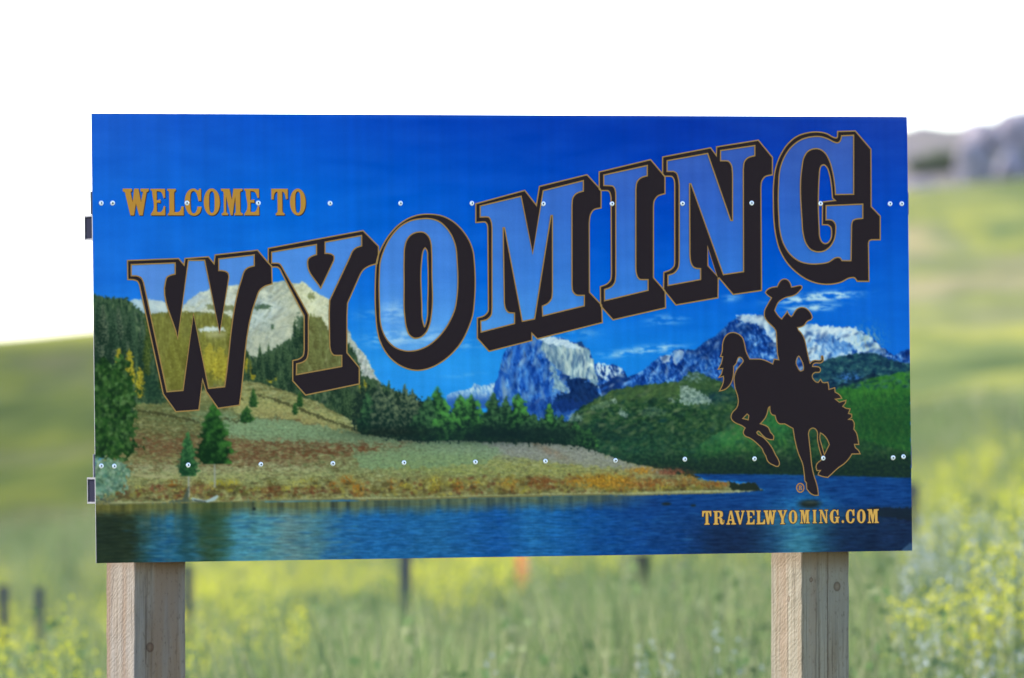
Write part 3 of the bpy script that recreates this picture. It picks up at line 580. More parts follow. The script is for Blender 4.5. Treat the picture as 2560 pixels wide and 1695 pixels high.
def paint_foreground(f1, f2, g1, g2, fine):
    r = random.Random(5)
    # trees standing in the left wood
    ul, vl = 2.2, 497.6
    ur, vr = 144.2, 549.5
    for k in range(26):
        q = r.random()
        u = ul + (ur - ul) * q + r.uniform(-6, 6)
        top = vl + (vr - vl) * q + r.uniform(-12, 60)
        conifer(u, top, top + r.uniform(80, 150), r.uniform(22, 40), (26, 44, 36), (70, 92, 70) if r.random() < .7 else (104, 112, 92), 200 + k)
    a, b = 148.1, 549.5
    c, d = 422.9, 580.2
    for k in range(40):
        q = r.random()
        u, top = a + (c - a) * q, b + (d - b) * q + r.uniform(0, 120)
        conifer(u, top, top + r.uniform(50, 95), r.uniform(18, 34), (38, 54, 28), (98, 108, 52), 260 + k)
    for (u, v, w, h) in [(70.8, 633.5, 26, 70), (102.1, 637.4, 32, 100), (132.7, 688.9, 32, 80), (335.7, 623.9, 50, 80), (367.1, 631.5, 46, 90), (390.5, 653.7, 40, 80), (443.6, 665.1, 22, 40), (453.9, 694.7, 26, 30), (516.5, 689.5, 30, 44), (506.5, 698.7, 18, 26), (786.3, 730.2, 34, 40)]:
        m = pmask([(u - w/2, v + h), (u - w*.42, v + h*.5), (u - w*.1, v), (u + w*.15, v + h*.1), (u + w*.5, v + h*.6), (u + w*.4, v + h)], w * .16, int(u) % 90, scale=8)
        y = .9 if w < 40 else .55
        lay(m * y, tones(fine, [(0, (104,92,26)), (.5, (164,142,40)), (1, (206,182,66))]))
    for (u, v, w, h, n) in [(465.4, 661.5, 150, 70, 14), (548.8, 639.9, 150, 80, 16), (609.0, 581.0, 60, 90, 8), (652.7, 573.8, 110, 120, 16), (746.5, 718.8, 110, 90, 12), (826.0, 745.3, 150, 90, 18), (686.2, 770.2, 200, 60, 14), (508.5, 698.7, 170, 70, 16), (873.7, 771.6, 90, 90, 12)]:
        for k in range(n):
            uu, tt = u + r.uniform(-.5, .5) * w, v + r.uniform(-.3, .6) * h
            conifer(uu, tt, tt + r.uniform(44, 84), r.uniform(18, 32), (24, 42, 36), (76, 98, 66), 400 + int(uu * 7 + k) % 500)
    # --- open slope and spit
    sl = pmask("121.8,786.1 192.3,790.3 271.1,759.7 350.0,745.6 421.1,729.5 436.9,727.7 488.2,735.5 563.2,758.2 606.6,773.3 658.1,790.3 685.7,809.0 745.1,835.5 844.3,880.8 891.1,886.2 773.1,866.0 824.8,883.1 892.6,893.0 956.7,899.2 1053.1,896.4 1194.1,903.3 1295.2,905.4 1376.2,911.4 1437.1,918.7 1481.7,932.2 1530.4,949.6 1579.2,965.1 1660.8,980.9 1729.2,987.3 1658.8,985.3 1740.6,999.3 1773.4,1005.3 1814.4,1017.1 1880.2,1019.7 1909.0,1026.4 1937.9,1022.2 1962.7,1024.4 1970.8,1039.5 1985.2,1044.6 1917.0,1048.3 1855.1,1051.4 1690.7,1054.0 1486.4,1056.5 1578.1,1051.3 1374.5,1052.7 1131.7,1054.3 930.6,1058.7 770.7,1060.5 742.4,1055.2 543.8,1054.8 346.2,1057.9 189.1,1058.6 32.7,1061.5 -6.4,1066.6 -5.2,960.4 73.7,887.9", 3, 33, scale=10)
    e1 = fbm(40, 9, 81, 5, .62)
    e2 = fbm(9, 5, 85, 4, .62)
    n = .68 * e1 + .32 * e2
    n = np.clip(.5 + (n - .5) * 1.1, 0, 1)
    lay(sl, tones(n, [(0, (62,56,38)), (.3, (104,98,62)), (.55, (138,130,86)), (.8, (164,154,108)), (1, (186,178,138))]))
    def patch(u, v, ru, rv, rgb, s, rot=0.0, lo=-.1, hi=.45, nz=None):
        nz = n if nz is None else nz
        lay(sl * np.clip(blob(u, v, ru, rv, rot) * 1.6, 0, 1) * s * smooth(lo, hi, nz), np.asarray(rgb, float)[None, None] * (.86 + .28 * e2)[..., None])
    patch(231.0, 826.9, 190, 60, (92, 92, 52), .8)
    patch(191.3, 874.3, 190, 50, (104, 84, 56), .7)
    patch(546.1, 859.1, 330, 40, (116, 138, 110), .9, .08, .2, .6)
    patch(744.5, 883.0, 260, 34, (118, 142, 116), .9, .1, .2, .6)
    patch(546.8, 803.7, 300, 26, (158, 150, 96), .8, .25)
    patch(546.5, 825.8, 90, 14, (96, 74, 50), .9, .12)
    patch(645.4, 848.8, 120, 12, (112, 88, 58), .8, .3)
    nz = fbm(24, 6, 91, 4)
    bands = [("772.3,930.8 892.4,909.7 956.6,901.1 1053.1,897.1 1133.6,900.9 1205.9,923.9 1132.8,960.5 971.8,970.0 771.8,971.6 744.2,905.3", (116,138,106), .75),
                          ("1125.5,902.7 1295.2,905.4 1376.2,911.4 1437.1,918.7 1481.7,932.2 1530.4,949.6 1579.2,965.1 1660.8,980.9 1701.7,987.0 1579.0,983.8 1456.8,969.4 1335.1,958.8 1234.0,942.9 1165.6,919.8", (136,132,130), .85),
                          ("851.6,976.1 1132.8,960.5 1294.5,958.4 1497.4,979.2 1538.0,994.6 1253.4,1006.5 931.3,1006.7 771.4,1001.2", (150,142,92), .6),
                          ("771.7,982.7 971.7,984.8 1172.8,994.4 1293.9,1006.9 1293.5,1040.5 1011.1,1044.7 770.9,1042.0", (106,90,56), .5),
                          ("368.6,835.4 546.4,833.2 744.7,868.2 884.2,891.8 888.0,906.6 664.7,897.1 466.6,891.6 379.9,876.0", (122,140,108), .75),
                          ("381.0,783.9 507.4,784.9 626.1,808.0 764.8,857.3 864.3,884.1 744.7,871.9 586.1,833.5 427.9,824.8", (160,150,98), .6),
                          ("106.0,800.1 270.5,808.8 309.3,853.3 293.2,889.9 151.9,888.6 113.2,851.6", (94,90,54), .6),
                          ("104.9,891.8 308.8,901.1 466.5,898.9 744.3,901.6 888.0,908.5 744.0,927.5 644.5,930.2 604.5,952.0 426.3,957.5 387.1,938.7 229.9,926.1 112.4,924.9", (104,72,52), .62),
                          ("112.1,950.6 347.4,960.4 663.8,974.8 743.2,990.4 425.8,1001.8 150.7,991.4", (158,150,112), .55)]
    for path, rgb, al in bands:
        lay(sl * pmask(path, 9, 65, scale=22) * al * (.7 + .3 * nz), np.asarray(rgb, float)[None, None] * (.8 + .4 * e2)[..., None])
    for (u, v, ru, rv, s) in [(210.6, 900.2, 190, 24, .8), (466.2, 924.7, 180, 34, .85), (585.2, 903.8, 300, 18, .7), (764.1, 912.9, 220, 18, .9), (624.4, 944.8, 260, 22, .75), (229.5, 955.5, 170, 18, .6), (824.0, 909.7, 120, 12, .9)]:
        patch(u, v, ru, rv, (106, 70, 50), s, 0, .35, .6, nz)
    patch(347.4, 964.1, 420, 16, (158, 152, 120), .7, 0, .3, .6)
    patch(465.4, 994.8, 420, 20, (150, 148, 96), .7, 0, .3, .6)
    patch(992.4, 933.0, 260, 46, (120, 142, 108), .9, 0, .1, .5)
    patch(1294.9, 924.8, 330, 34, (134, 134, 132), .95, .05, .05, .4)
    patch(1477.4, 952.8, 190, 24, (138, 134, 124), .9, .2, .05, .4)
    patch(1347.5, 934.7, 60, 10, (130, 76, 46), .95, .45, .1, .4)
    patch(1132.7, 971.6, 330, 30, (142, 142, 80), .8, .05, .2, .6)
    patch(1375.4, 974.2, 260, 24, (146, 140, 84), .8, .05, .2, .6)
    patch(772.4, 919.7, 160, 16, (104, 62, 42), .9, -.05, .3, .55, nz)
    lay(sl * smooth(.60, .8, fbm(14, 5, 97, 3)) * .5, (88, 98, 68))
    lay(sl * smooth(.66, .85, fbm(16, 4, 99, 3)) * .4, (186, 182, 142))
    dabs(sl, 1500, (3, 9), [(92,96,62), (120,128,92), (170,164,118), (186,180,140), (104,84,58), (132,142,104)], .42, 3.0, .05, 321, jitter=.2)
    dabs(sl * np.clip(blob(545.3, 925.5, 420, 44) + blob(210.6, 900.2, 190, 40), 0, 1), 420, (3, 8), [(96,62,46), (112,76,54), (84,60,44), (140,118,84)], .6, 2.6, 0, 323, jitter=.2)
    for path, rgb, al in bands[:2] + bands[4:6]:
        lay(sl * pmask(path, 9, 65, scale=22) * al * (.62 + .38 * nz), np.asarray(rgb, float)[None, None] * (.8 + .4 * e2)[..., None])
    # dark lines of shade on the slope
    for p in ["468.1,763.0 527.3,778.2 586.5,799.0 657.7,825.5 740.9,855.8 824.4,878.8 820.3,884.3 736.8,861.3 653.6,832.1 582.4,805.6 523.3,783.7 468.1,768.5", "372.6,828.1 408.0,835.7 443.5,839.7 439.5,843.4 404.0,841.2 372.6,832.5", "121.6,803.9 192.0,813.7 254.6,825.2 305.5,840.4 301.6,842.9 246.7,830.7 184.1,819.1 121.5,809.4"]:
        lay(pmask(p, 4, 35, scale=9) * .75, (56, 54, 36))
    # shrubs along the shore
    sh = r
    a, b = -2.2, 1041.0
    for k in range(120):
        q = sh.random()
        if q < .42:
            u, v = 52.5, 1034.3
            u2, v2 = 771.1, 1027.1
            f = sh.random(); u, v = u + (u2 - u) * f, v + (v2 - v) * f - 2
        else:
            u, v = 771.1, 1029.0
            u2, v2 = 1855.3, 1038.2
            f = sh.random(); u, v = u + (u2 - u) * f, v + (v2 - v) * f
        v += sh.uniform(-26, 6) * (1 if f < .8 or q < .42 else .4)
        c = sh.choice([(150,138,52), (168,150,60), (128,112,52), (120,64,44), (100,90,50), (150,96,44), (84,88,46), (170,160,90)])
        w = sh.uniform(9, 22)
        m = blob(u, v, w, w * .6, 0, 1.5) * smooth(.25, .6, fine)
        lay(m, c)
        lay(blob(u + w * .2, v + w * .5, w * .9, w * .25) * .7, (62, 50, 34))
    strip = pmask("44.5,1048.9 48.6,1030.6 150.4,1017.1 307.4,1015.2 504.6,1017.4 742.9,1016.4 771.4,1004.9 971.5,999.7 1172.8,994.4 1415.8,993.3 1619.7,991.8 1609.5,999.8 1773.3,1016.6 1876.0,1025.3 1855.1,1047.6 1690.8,1049.5 1486.4,1050.9 1578.2,1045.7 1374.5,1047.1 1131.7,1049.1 930.7,1053.1 770.8,1052.3 742.5,1050.4 543.8,1051.8 346.3,1055.4 189.1,1055.0", 5, 61)
    dabs(strip, 900, (4, 9), [(138,124,60), (156,140,68), (112,98,54), (90,76,48), (62,50,38), (120,80,50), (98,54,40), (168,160,104)], .8, 1.3, 0, 351, jitter=.3)
    for (u, v, w, h, c) in [(1297.9, 1014.5, 34, 16, (128, 66, 38)), (1334.3, 1018.6, 30, 14, (122, 64, 40)), (1456.3, 1012.5, 60, 18, (196, 132, 34)), (1517.4, 1013.1, 60, 18, (204, 146, 40)), (1562.1, 1023.0, 50, 14, (180, 120, 44)), (1212.9, 1015.4, 28, 14, (184, 132, 52)), (1063.6, 1023.0, 14, 14, (178, 100, 48)),
                            (1615.7, 986.1, 34, 10, (204, 140, 40)), (1701.7, 990.7, 44, 8, (128, 62, 60)), (1609.7, 984.8, 40, 8, (196, 132, 44)), (1699.7, 989.5, 44, 9, (132, 66, 62)), (1757.0, 1007.0, 28, 12, (170, 112, 44)), (1650.2, 1019.0, 80, 12, (152, 88, 46)), (1511.4, 1013.7, 60, 14, (198, 140, 40)), (1797.8, 1024.4, 60, 8, (140, 88, 44)), (1855.4, 1026.9, 40, 6, (170, 88, 50)),
                            (766.7, 1027.7, 16, 18, (206, 132, 40)), (512.4, 1032.2, 30, 14, (106, 58, 40)), (623.4, 1028.0, 22, 10, (120, 62, 44)), (583.7, 1033.1, 14, 12, (110, 60, 40)), (177.8, 1017.4, 24, 12, (128, 62, 56)), (79.9, 1023.6, 20, 14, (86, 56, 54)), (991.3, 1016.6, 20, 22, (182, 168, 60)), (299.4, 1022.4, 36, 14, (140, 92, 66))]:
        m = np.clip(blob(u, v, w, h) * 1.7, 0, 1) * smooth(.25, .6, fbm(12, 9, int(u) % 50 + 300, 3)) * .8
        lay(m * .9, (np.array(c) * .7 + np.array((122, 86, 48)) * .3)[None, None] * (.7 + .5 * fine)[..., None])
    lay(pmask("1880.2,1018.5 1909.0,1026.4 1937.9,1021.4 1964.8,1024.4 1972.8,1039.6 1985.2,1044.6 1937.6,1048.6 1896.4,1045.1 1880.0,1036.6", 3, 37) , (36, 44, 38))
    lay(pmask("36.6,1054.3 189.1,1055.0 346.3,1055.4 543.8,1051.8 742.5,1050.4 770.8,1049.4 930.7,1052.0 1131.7,1048.4 1374.5,1046.0 1578.2,1046.8 1728.4,1046.3 1608.9,1044.8 1772.9,1042.2 1896.4,1043.6 1958.3,1045.8 1896.3,1051.9 1690.7,1054.0 1486.4,1056.5 1578.1,1052.1 1374.4,1053.4 1131.7,1055.1 930.6,1058.7 770.7,1059.7 742.4,1056.4 543.7,1056.6 346.2,1059.1 189.1,1059.8 36.6,1061.6", 1.5, 38), tones(fine, [(0, (138,134,104)), (1, (176,174,130))]))
    lay(pmask("103.9,978.0 158.7,981.2 225.2,986.7 225.2,992.9 158.6,989.3 103.9,984.3", 2, 39) * .8, (168, 156, 118))
    # middle belt of conifers
    trees = [(798.4, 756.8, 330, 120), (830.6, 731.1, 400, 120), (866.4, 749.9, 360, 110), (906.6, 734.6, 420, 90), (930.4, 750.4, 380, 100), (1004.7, 746.4, 380, 170), (974.3, 773.0, 320, 150), (1070.8, 768.1, 320, 150), (1105.0, 768.4, 330, 170), (1046.0, 818.2, 210, 150), (1142.6, 826.4, 190, 140), (1171.6, 763.3, 340, 150), (1207.8, 772.9, 320, 110),
             (1243.5, 763.1, 350, 160), (1288.2, 820.2, 210, 120), (1337.9, 795.2, 290, 130), (1312.3, 835.3, 180, 110), (1373.3, 824.6, 220, 110), (1417.7, 849.3, 170, 120), (1454.1, 866.5, 140, 110), (997.6, 836.4, 160, 150), (953.9, 802.6, 230, 130), (1267.6, 842.4, 150, 110), (1393.1, 862.2, 130, 100)]
    lay(pmask("758.3,771.4 798.5,749.4 838.3,757.1 934.2,772.7 1029.9,821.8 1078.4,803.6 1134.4,833.8 1175.1,804.3 1271.9,827.5 1296.0,842.6 1369.0,839.5 1417.5,862.4 1466.0,885.3 1481.7,930.4 1437.1,918.0 1376.2,910.6 1295.2,904.6 1194.1,902.6 1053.1,895.7 956.7,898.5 892.6,892.3 824.8,882.4 773.1,865.2 749.3,856.5", 12, 40, scale=10), tones(f2, [(0, (20,32,36)), (.6, (34,52,44)), (1, (60,76,54))]))
    for k, (u, v, h, w) in enumerate(trees):
        kx, ky = 1.2 / 2.959, 1.08 / 2.959
        litc = (76, 136, 64) if k in (5, 7, 8, 9, 10, 13, 15, 18, 19, 20) else (66, 104, 66)
        if k in (1, 2, 3, 4):
            litc = (104, 114, 88)
        conifer(u, v, v + h * ky, w * kx * 1.75, (20, 40, 38), litc, 600 + k * 7)
    lay(blob(1214.6, 881.1, 360, 26) * .85, (20, 36, 40))
    lay(blob(852.9, 872.3, 130, 14) * .6, (24, 32, 30))
    # lone trees on the slope
    for k, (u, top, base, w, trunk) in enumerate([(460.4, 746.3, 52, 34, 0), (442.1, 796.0, 44, 54, 0), (596.9, 754.7, 44, 28, 0), (582.7, 784.2, 36, 22, 0)]):
        conifer(u, top, top + base, w, (28, 56, 34), (66, 104, 50), 800 + k)
    u, v = 343.6, 785.5; _, vb = 341.6, 953.0; _, vt = 340.8, 1019.2
    conifer(u, v, vb, 132, (18, 42, 26), (58, 106, 46), 821, vt)
    lay(blob(342.3, 890.4, 26, 60) * .25, (18, 40, 24))
    u, v = 268.7, 862.1; _, vb = 267.3, 985.3; _, vt = 263.8, 1044.1
    conifer(u, v, vb, 74, (26, 58, 40), (70, 116, 66), 833, vt)
    # leafy tree at the left edge, bush under it paled by the sheet's painted-in glare
    lm = pmask("-5.7,673.4 29.5,662.6 52.8,673.8 70.6,655.5 88.0,666.6 105.3,696.1 99.2,714.4 124.3,743.9 112.3,765.9 129.5,799.0 113.5,824.6 124.9,854.0 105.1,875.9 132.2,905.5 120.2,920.1 134.1,906.8 104.6,923.0 84.8,939.3 34.2,933.3 -8.8,940.2", 20, 41, scale=22)
    lay(lm, tones(.5 * g2 + .5 * fbm(6, 6, 111, 3), [(0, (14,28,20)), (.4, (30,56,28)), (.7, (50,86,38)), (1, (96,128,70))]))
    dabs(lm, 900, (4, 11), [(18,36,24), (30,58,30), (48,84,38), (70,104,50), (98,126,76), (24,44,30)], .7, .8, .4, 331, jitter=.8)
    lay(pmask("142.2,714.7 169.8,703.9 188.9,740.7 192.4,777.5 153.1,784.5 137.8,755.0", 8, 42, scale=8) * .9, tones(g2, [(0, (22,42,38)), (1, (50,78,56))]))
    bm = pmask("-8.8,934.7 49.7,939.0 92.5,954.1 107.9,976.2 84.2,998.0 91.7,1020.1 56.4,1034.3 5.6,1041.1 -10.2,1055.5", 12, 43, scale=11)
    lay(bm * .75, tones(fbm(8, 8, 117, 3), [(0, (46,70,64)), (.5, (88,124,104)), (1, (150,170,140))]))
    dabs(bm, 260, (4, 10), [(60,88,80), (92,128,108), (140,164,140), (70,110,104), (176,184,168)], .55, 1, 0, 333, jitter=.8)
    lay(blob(17.2, 1052.2, 40, 20) * .6 * smooth(.4, .6, fine), (52, 58, 70))
    lay(pmask("275.6,1047.2 318.8,1052.8 330.6,1048.6 352.4,1039.6 354.3,1044.4 346.3,1052.4 322.6,1058.0 283.3,1054.6", 1, 44), (150, 164, 172))
    lay(pmask("212.7,1052.7 252.0,1049.5 268.1,1014.7 270.5,1014.8 267.7,1049.7 283.4,1053.5 259.7,1062.4 220.4,1062.0", 3, 45, scale=6) * .8, (70, 82, 78))
    # --- lake
    lay(pmask("-10.2,1059.2 189.1,1057.2 346.3,1056.1 543.8,1052.9 742.5,1052.7 770.8,1054.9 930.7,1054.2 1131.7,1050.6 1374.5,1048.9 1578.1,1048.3 1486.4,1052.8 1690.8,1050.3 1855.1,1048.4 1855.0,1055.2 1690.7,1057.8 1486.3,1061.4 1578.0,1057.3 1374.4,1058.7 1131.6,1061.0 930.6,1065.4 770.6,1066.4 742.3,1063.0 543.7,1064.0 346.1,1066.4 189.0,1067.1 -10.3,1070.2"), (122, 112, 72))
    lk = pmask("-10.2,1062.1 189.1,1059.8 346.2,1059.1 543.7,1056.6 742.4,1056.4 770.7,1059.7 930.6,1058.7 1131.7,1055.1 1374.4,1053.4 1578.1,1052.1 1486.4,1056.5 1690.7,1054.0 1855.1,1051.4 1916.9,1049.1 1991.4,1044.7 1970.8,1037.6 1958.6,1022.4 1896.7,1018.0 1814.4,1013.3 1773.5,999.7 1769.4,997.0 1979.5,1000.0 2186.8,1006.0 2445.5,1015.7 2450.7,1251.9 1484.0,1238.1 739.9,1264.4 -12.5,1253.2", .8, 46)
    cols = [(-4.9, 1156.5, (36,46,38)), (97.8, 1157.9, (40,50,36)), (126.8, 1158.3, (44,72,74)), (184.7, 1159.1, (36,84,116)), (231.1, 1159.7, (40,92,124)), (260.1, 1160.1, (34,74,92)), (289.2, 1160.5, (50,92,104)), (324.1, 1160.9, (48,72,56)), (364.9, 1161.5, (54,92,88)), (405.7, 1162.0, (72,130,156)),
            (487.5, 1163.1, (78,132,150)), (557.7, 1164.1, (98,128,136)), (639.9, 1165.2, (74,114,130)), (710.5, 1166.1, (40,98,154)), (828.5, 1167.7, (32,94,156)), (1006.2, 1170.1, (34,94,152)), (1184.9, 1172.5, (24,80,150)), (1280.6, 1173.8, (34,98,160)), (1364.5, 1174.9, (26,86,152)), (1484.8, 1176.5, (20,72,140)), (1629.7, 1178.5, (20,64,130)),
            (1775.3, 1180.4, (22,56,112)), (1909.3, 1182.2, (26,46,84)), (1994.8, 1183.4, (38,84,126)), (2080.5, 1184.5, (62,122,152)), (2154.2, 1185.5, (44,92,120)), (2228.0, 1186.5, (28,50,82)), (2425.6, 1189.2, (28,42,74))]
    xs = [c[0] for c in cols]
    wob = GU + 46 * (fbm(70, 16, 141, 4, .6) - .5) * smooth(20, 90, np.abs(GU - xs[2]))
    water = np.stack([np.interp(wob, xs, [c[2][k] for c in cols]) for k in range(3)], -1)
    rip = fbm(60, 5, 121, 4, .65)
    rip2 = fbm(26, 3.2, 127, 3, .6)
    water = water * (.80 + .40 * rip)[..., None] + ((rip2 - .5) * 26)[..., None] * np.array([.7, .95, 1.0])
    lay(lk, np.clip(water, 8, 255))
    dabs(lk * (GU < [770.1, 1112.1][0]), 500, (4, 12), [(60,120,150), (96,140,150), (40,92,130), (110,130,130), (70,110,110)], .35, 5.0, 0, 341, jitter=.05)
    dabs(lk, 700, (4, 14), [(20,66,130), (38,104,168), (16,50,110), (52,120,176)], .3, 6.0, 0, 343, jitter=.04)
    right = smooth([1365.2, 1119.6][0], [1666.8, 1123.4][0], GU)
    up = 1 - smooth([1849.7, 1075.6][1], [1848.9, 1136.9][1], GV + 12 * (rip - .5))
    lay(lk * right * up * .9, tones(rip, [(0, (12,42,100)), (.5, (20,62,130)), (1, (26,80,152))]))
    lay(lk * blob(2106.5, 1078.7, 90, 26) * .7 * smooth(.2, .6, rip2), (42, 124, 178))
    low = smooth([1849.0, 1125.7][1], [1848.6, 1159.1][1], GV + 8 * (rip - .5)) * smooth([1727.4, 1124.2][0], [1849.0, 1125.7][0], GU) * (1 - blob(2092.8, 1184.7, 110, 200))
    lay(lk * low * .75, tones(rip, [(0, (20,30,52)), (1, (30,50,92))]))
    lay(lk * pmask("2268.8,1102.4 2310.6,1096.8 2373.2,1099.1 2444.4,1096.2 2443.8,1137.9 2372.8,1125.6 2310.2,1121.1", 4, 47) * .85, (28, 36, 46))
    shore_v = np.interp(GU[0], [-6.3, 1061.1, 346.2, 1059.1, 770.7, 1059.7, 1131.7, 1055.1, 1578.1, 1052.1, 1690.7, 1054.0, 1937.6, 1050.5][0::2], [-6.3, 1061.1, 346.2, 1059.1, 770.7, 1059.7, 1131.7, 1055.1, 1578.1, 1052.1, 1690.7, 1054.0, 1937.6, 1050.5][1::2])[None, :]
    dd = GV - shore_v
    refl = np.clip(1 - dd / (44 + 16 * (fbm(30, 400, 131, 3) - .5)), 0, 1) * (dd > 0) * (1 - smooth([1485.5, 1121.1][0], [1727.4, 1124.2][0], GU))
    strength = np.interp(GU[0], [0.3, 1102.4, 418.0, 1107.7, 888.3, 1113.6, 1485.5, 1121.1, 1727.4, 1124.2][0::2], [.85, .8, .75, .6, 0])[None, :]
    lay(lk * np.clip(refl * 1.4, 0, 1) * strength, tones(fbm(22, 500, 137, 3), [(0, (62,54,32)), (.5, (104,96,50)), (1, (134,120,62))]))
    lay(lk * blob(336.2, 1117.5, 58, 120) * (.45 + .3 * rip2), (48, 68, 44))
    lay(lk * blob(256.9, 1138.3, 18, 150) * .5, (34, 66, 72))
    lay(lk * blob(185.4, 1093.9, 70, 60) * .45 * fbm(16, 300, 139, 3), (92, 92, 56))
    lay(lk * (1 - smooth([69.0, 1157.5][0], [152.2, 1158.6][0], GU + 50 * (fbm(40, 30, 143, 4) - .5))) * smooth([69.9, 1076.2][1], [69.6, 1103.3][1], GV) * .9, tones(rip, [(0, (28,36,32)), (1, (46,58,42))]))
    for (u, v, ru, rv) in [(2123.4, 1084.0, 40, 14), (1686.3, 1078.7, 17, 5), (1768.3, 1084.2, 10, 4), (459.6, 1077.7, 6, 5)]:
        lay(np.clip(blob(u, v, ru, rv) * 2 - .4, 0, 1), (34, 42, 44))
    lay(pmask("277.6,1045.0 299.1,1049.7 320.7,1052.9 353.6,1038.5 355.1,1043.7 346.3,1053.2 322.6,1058.8 287.3,1055.4", .6, 44), (164, 176, 182))
    lay(pmask("281.4,1049.8 318.7,1055.0 321.8,1058.4 287.3,1056.1", .6, 44) * .8, (52, 58, 60))
    lay(blob(2127.6, 1079.5, 26, 4) * .5, (90, 100, 90))
    lay(pmask("2405.1,1215.2 2438.9,1194.8 2446.8,1225.3 2409.2,1224.8", 4, 50) * .8, (62, 88, 124))
    # the sheet's band of lighter ink along the upper edge
    lay((1 - smooth(6, 14, GV)) * smooth(300, 900, GU) * .12, (120, 150, 220))

def paint_veil():
    """the big letters' faces: the landscape screened with pale gold"""
    global ART
    for k, L in LETTERS.items():
        m = pmask(L["face"], ss=3)
        if "inner" in L:
            m = m * (1 - pmask(L["inner"], ss=3))
        f = smooth(300, 2100, GU)[..., None]
        c = np.array([.285, .195, .06]) * (1 - f) + np.array([.195, .150, .045]) * f
        scr = 255 * (1 - (1 - ART / 255) * (1 - c))
        lay(m, scr)

f_set = paint_landscape()
paint_foreground(*f_set)
def soften(a, s):
    k = np.exp(-np.arange(-4, 5) ** 2 / (2 * s * s)); k /= k.sum()
    p = np.pad(a, ((4, 4), (0, 0), (0, 0)), 'edge')
    a = sum(k[i] * p[i:i + a.shape[0]] for i in range(9))
    p = np.pad(a, ((0, 0), (4, 4), (0, 0)), 'edge')
    return sum(k[i] * p[:, i:i + a.shape[1]] for i in range(9))
ART = soften(ART, .85)
paint_veil()
ART = ART * (1 + .05 * (vnoise(GU / 17.0, GV / 900.0, 152) - .5) + .05 * (vnoise(GU / 44.0, GV / 700.0, 153) - .5))[..., None]
ART = np.clip(ART * (1 + .025 * (fbm(4.0, 4.0, 150, 1) - .5))[..., None], 0, 255)

# ------------------------------------------------------------------ terrain shape
def lattice(x, y, seed):
    return vnoise(np.asarray(x, float) + 1000.0, np.asarray(y, float) + 1000.0, seed)

def ground_z(x, y):
    x, y = np.asarray(x, float), np.asarray(y, float)
    ramp1 = smooth(26, 54, y)
    lat = np.clip(x, -12, 12)
    near = ramp1 * (0.33 + 0.125 * lat) + 0.004 * np.clip(y - 54, 0, 60)
    s = np.clip((y - 95) / (430 - 95), 0, 1)
    crest = 11.1 + 0.10 * np.clip(x + 23, -60, 90) + 1.2 * (lattice(x / 40, y / 160, 901) - .5)
    hill = crest * (s ** 1.25) * (1 - .25 * smooth(440, 900, y))
    bumps = (lattice(x / 9, y / 22, 911) - .5) * 1.6 * smooth(.05, .6, s) + (lattice(x / 30, y / 60, 917) - .5) * 2.2 * smooth(.05, .6, s)
    ridge = 6.0 * smooth(6, 20, x) * smooth(462, 520, y) * (1 - smooth(600, 900, y)) * (.9 + .25 * lattice(x / 6, y / 30, 923))
    far = 14 * smooth(900, 3000, y) * lattice(x / 400, y / 700, 931)
    return near + hill + bumps * .32 + ridge + far + .05 * (lattice(x / 2, y / 3, 937) - .5)

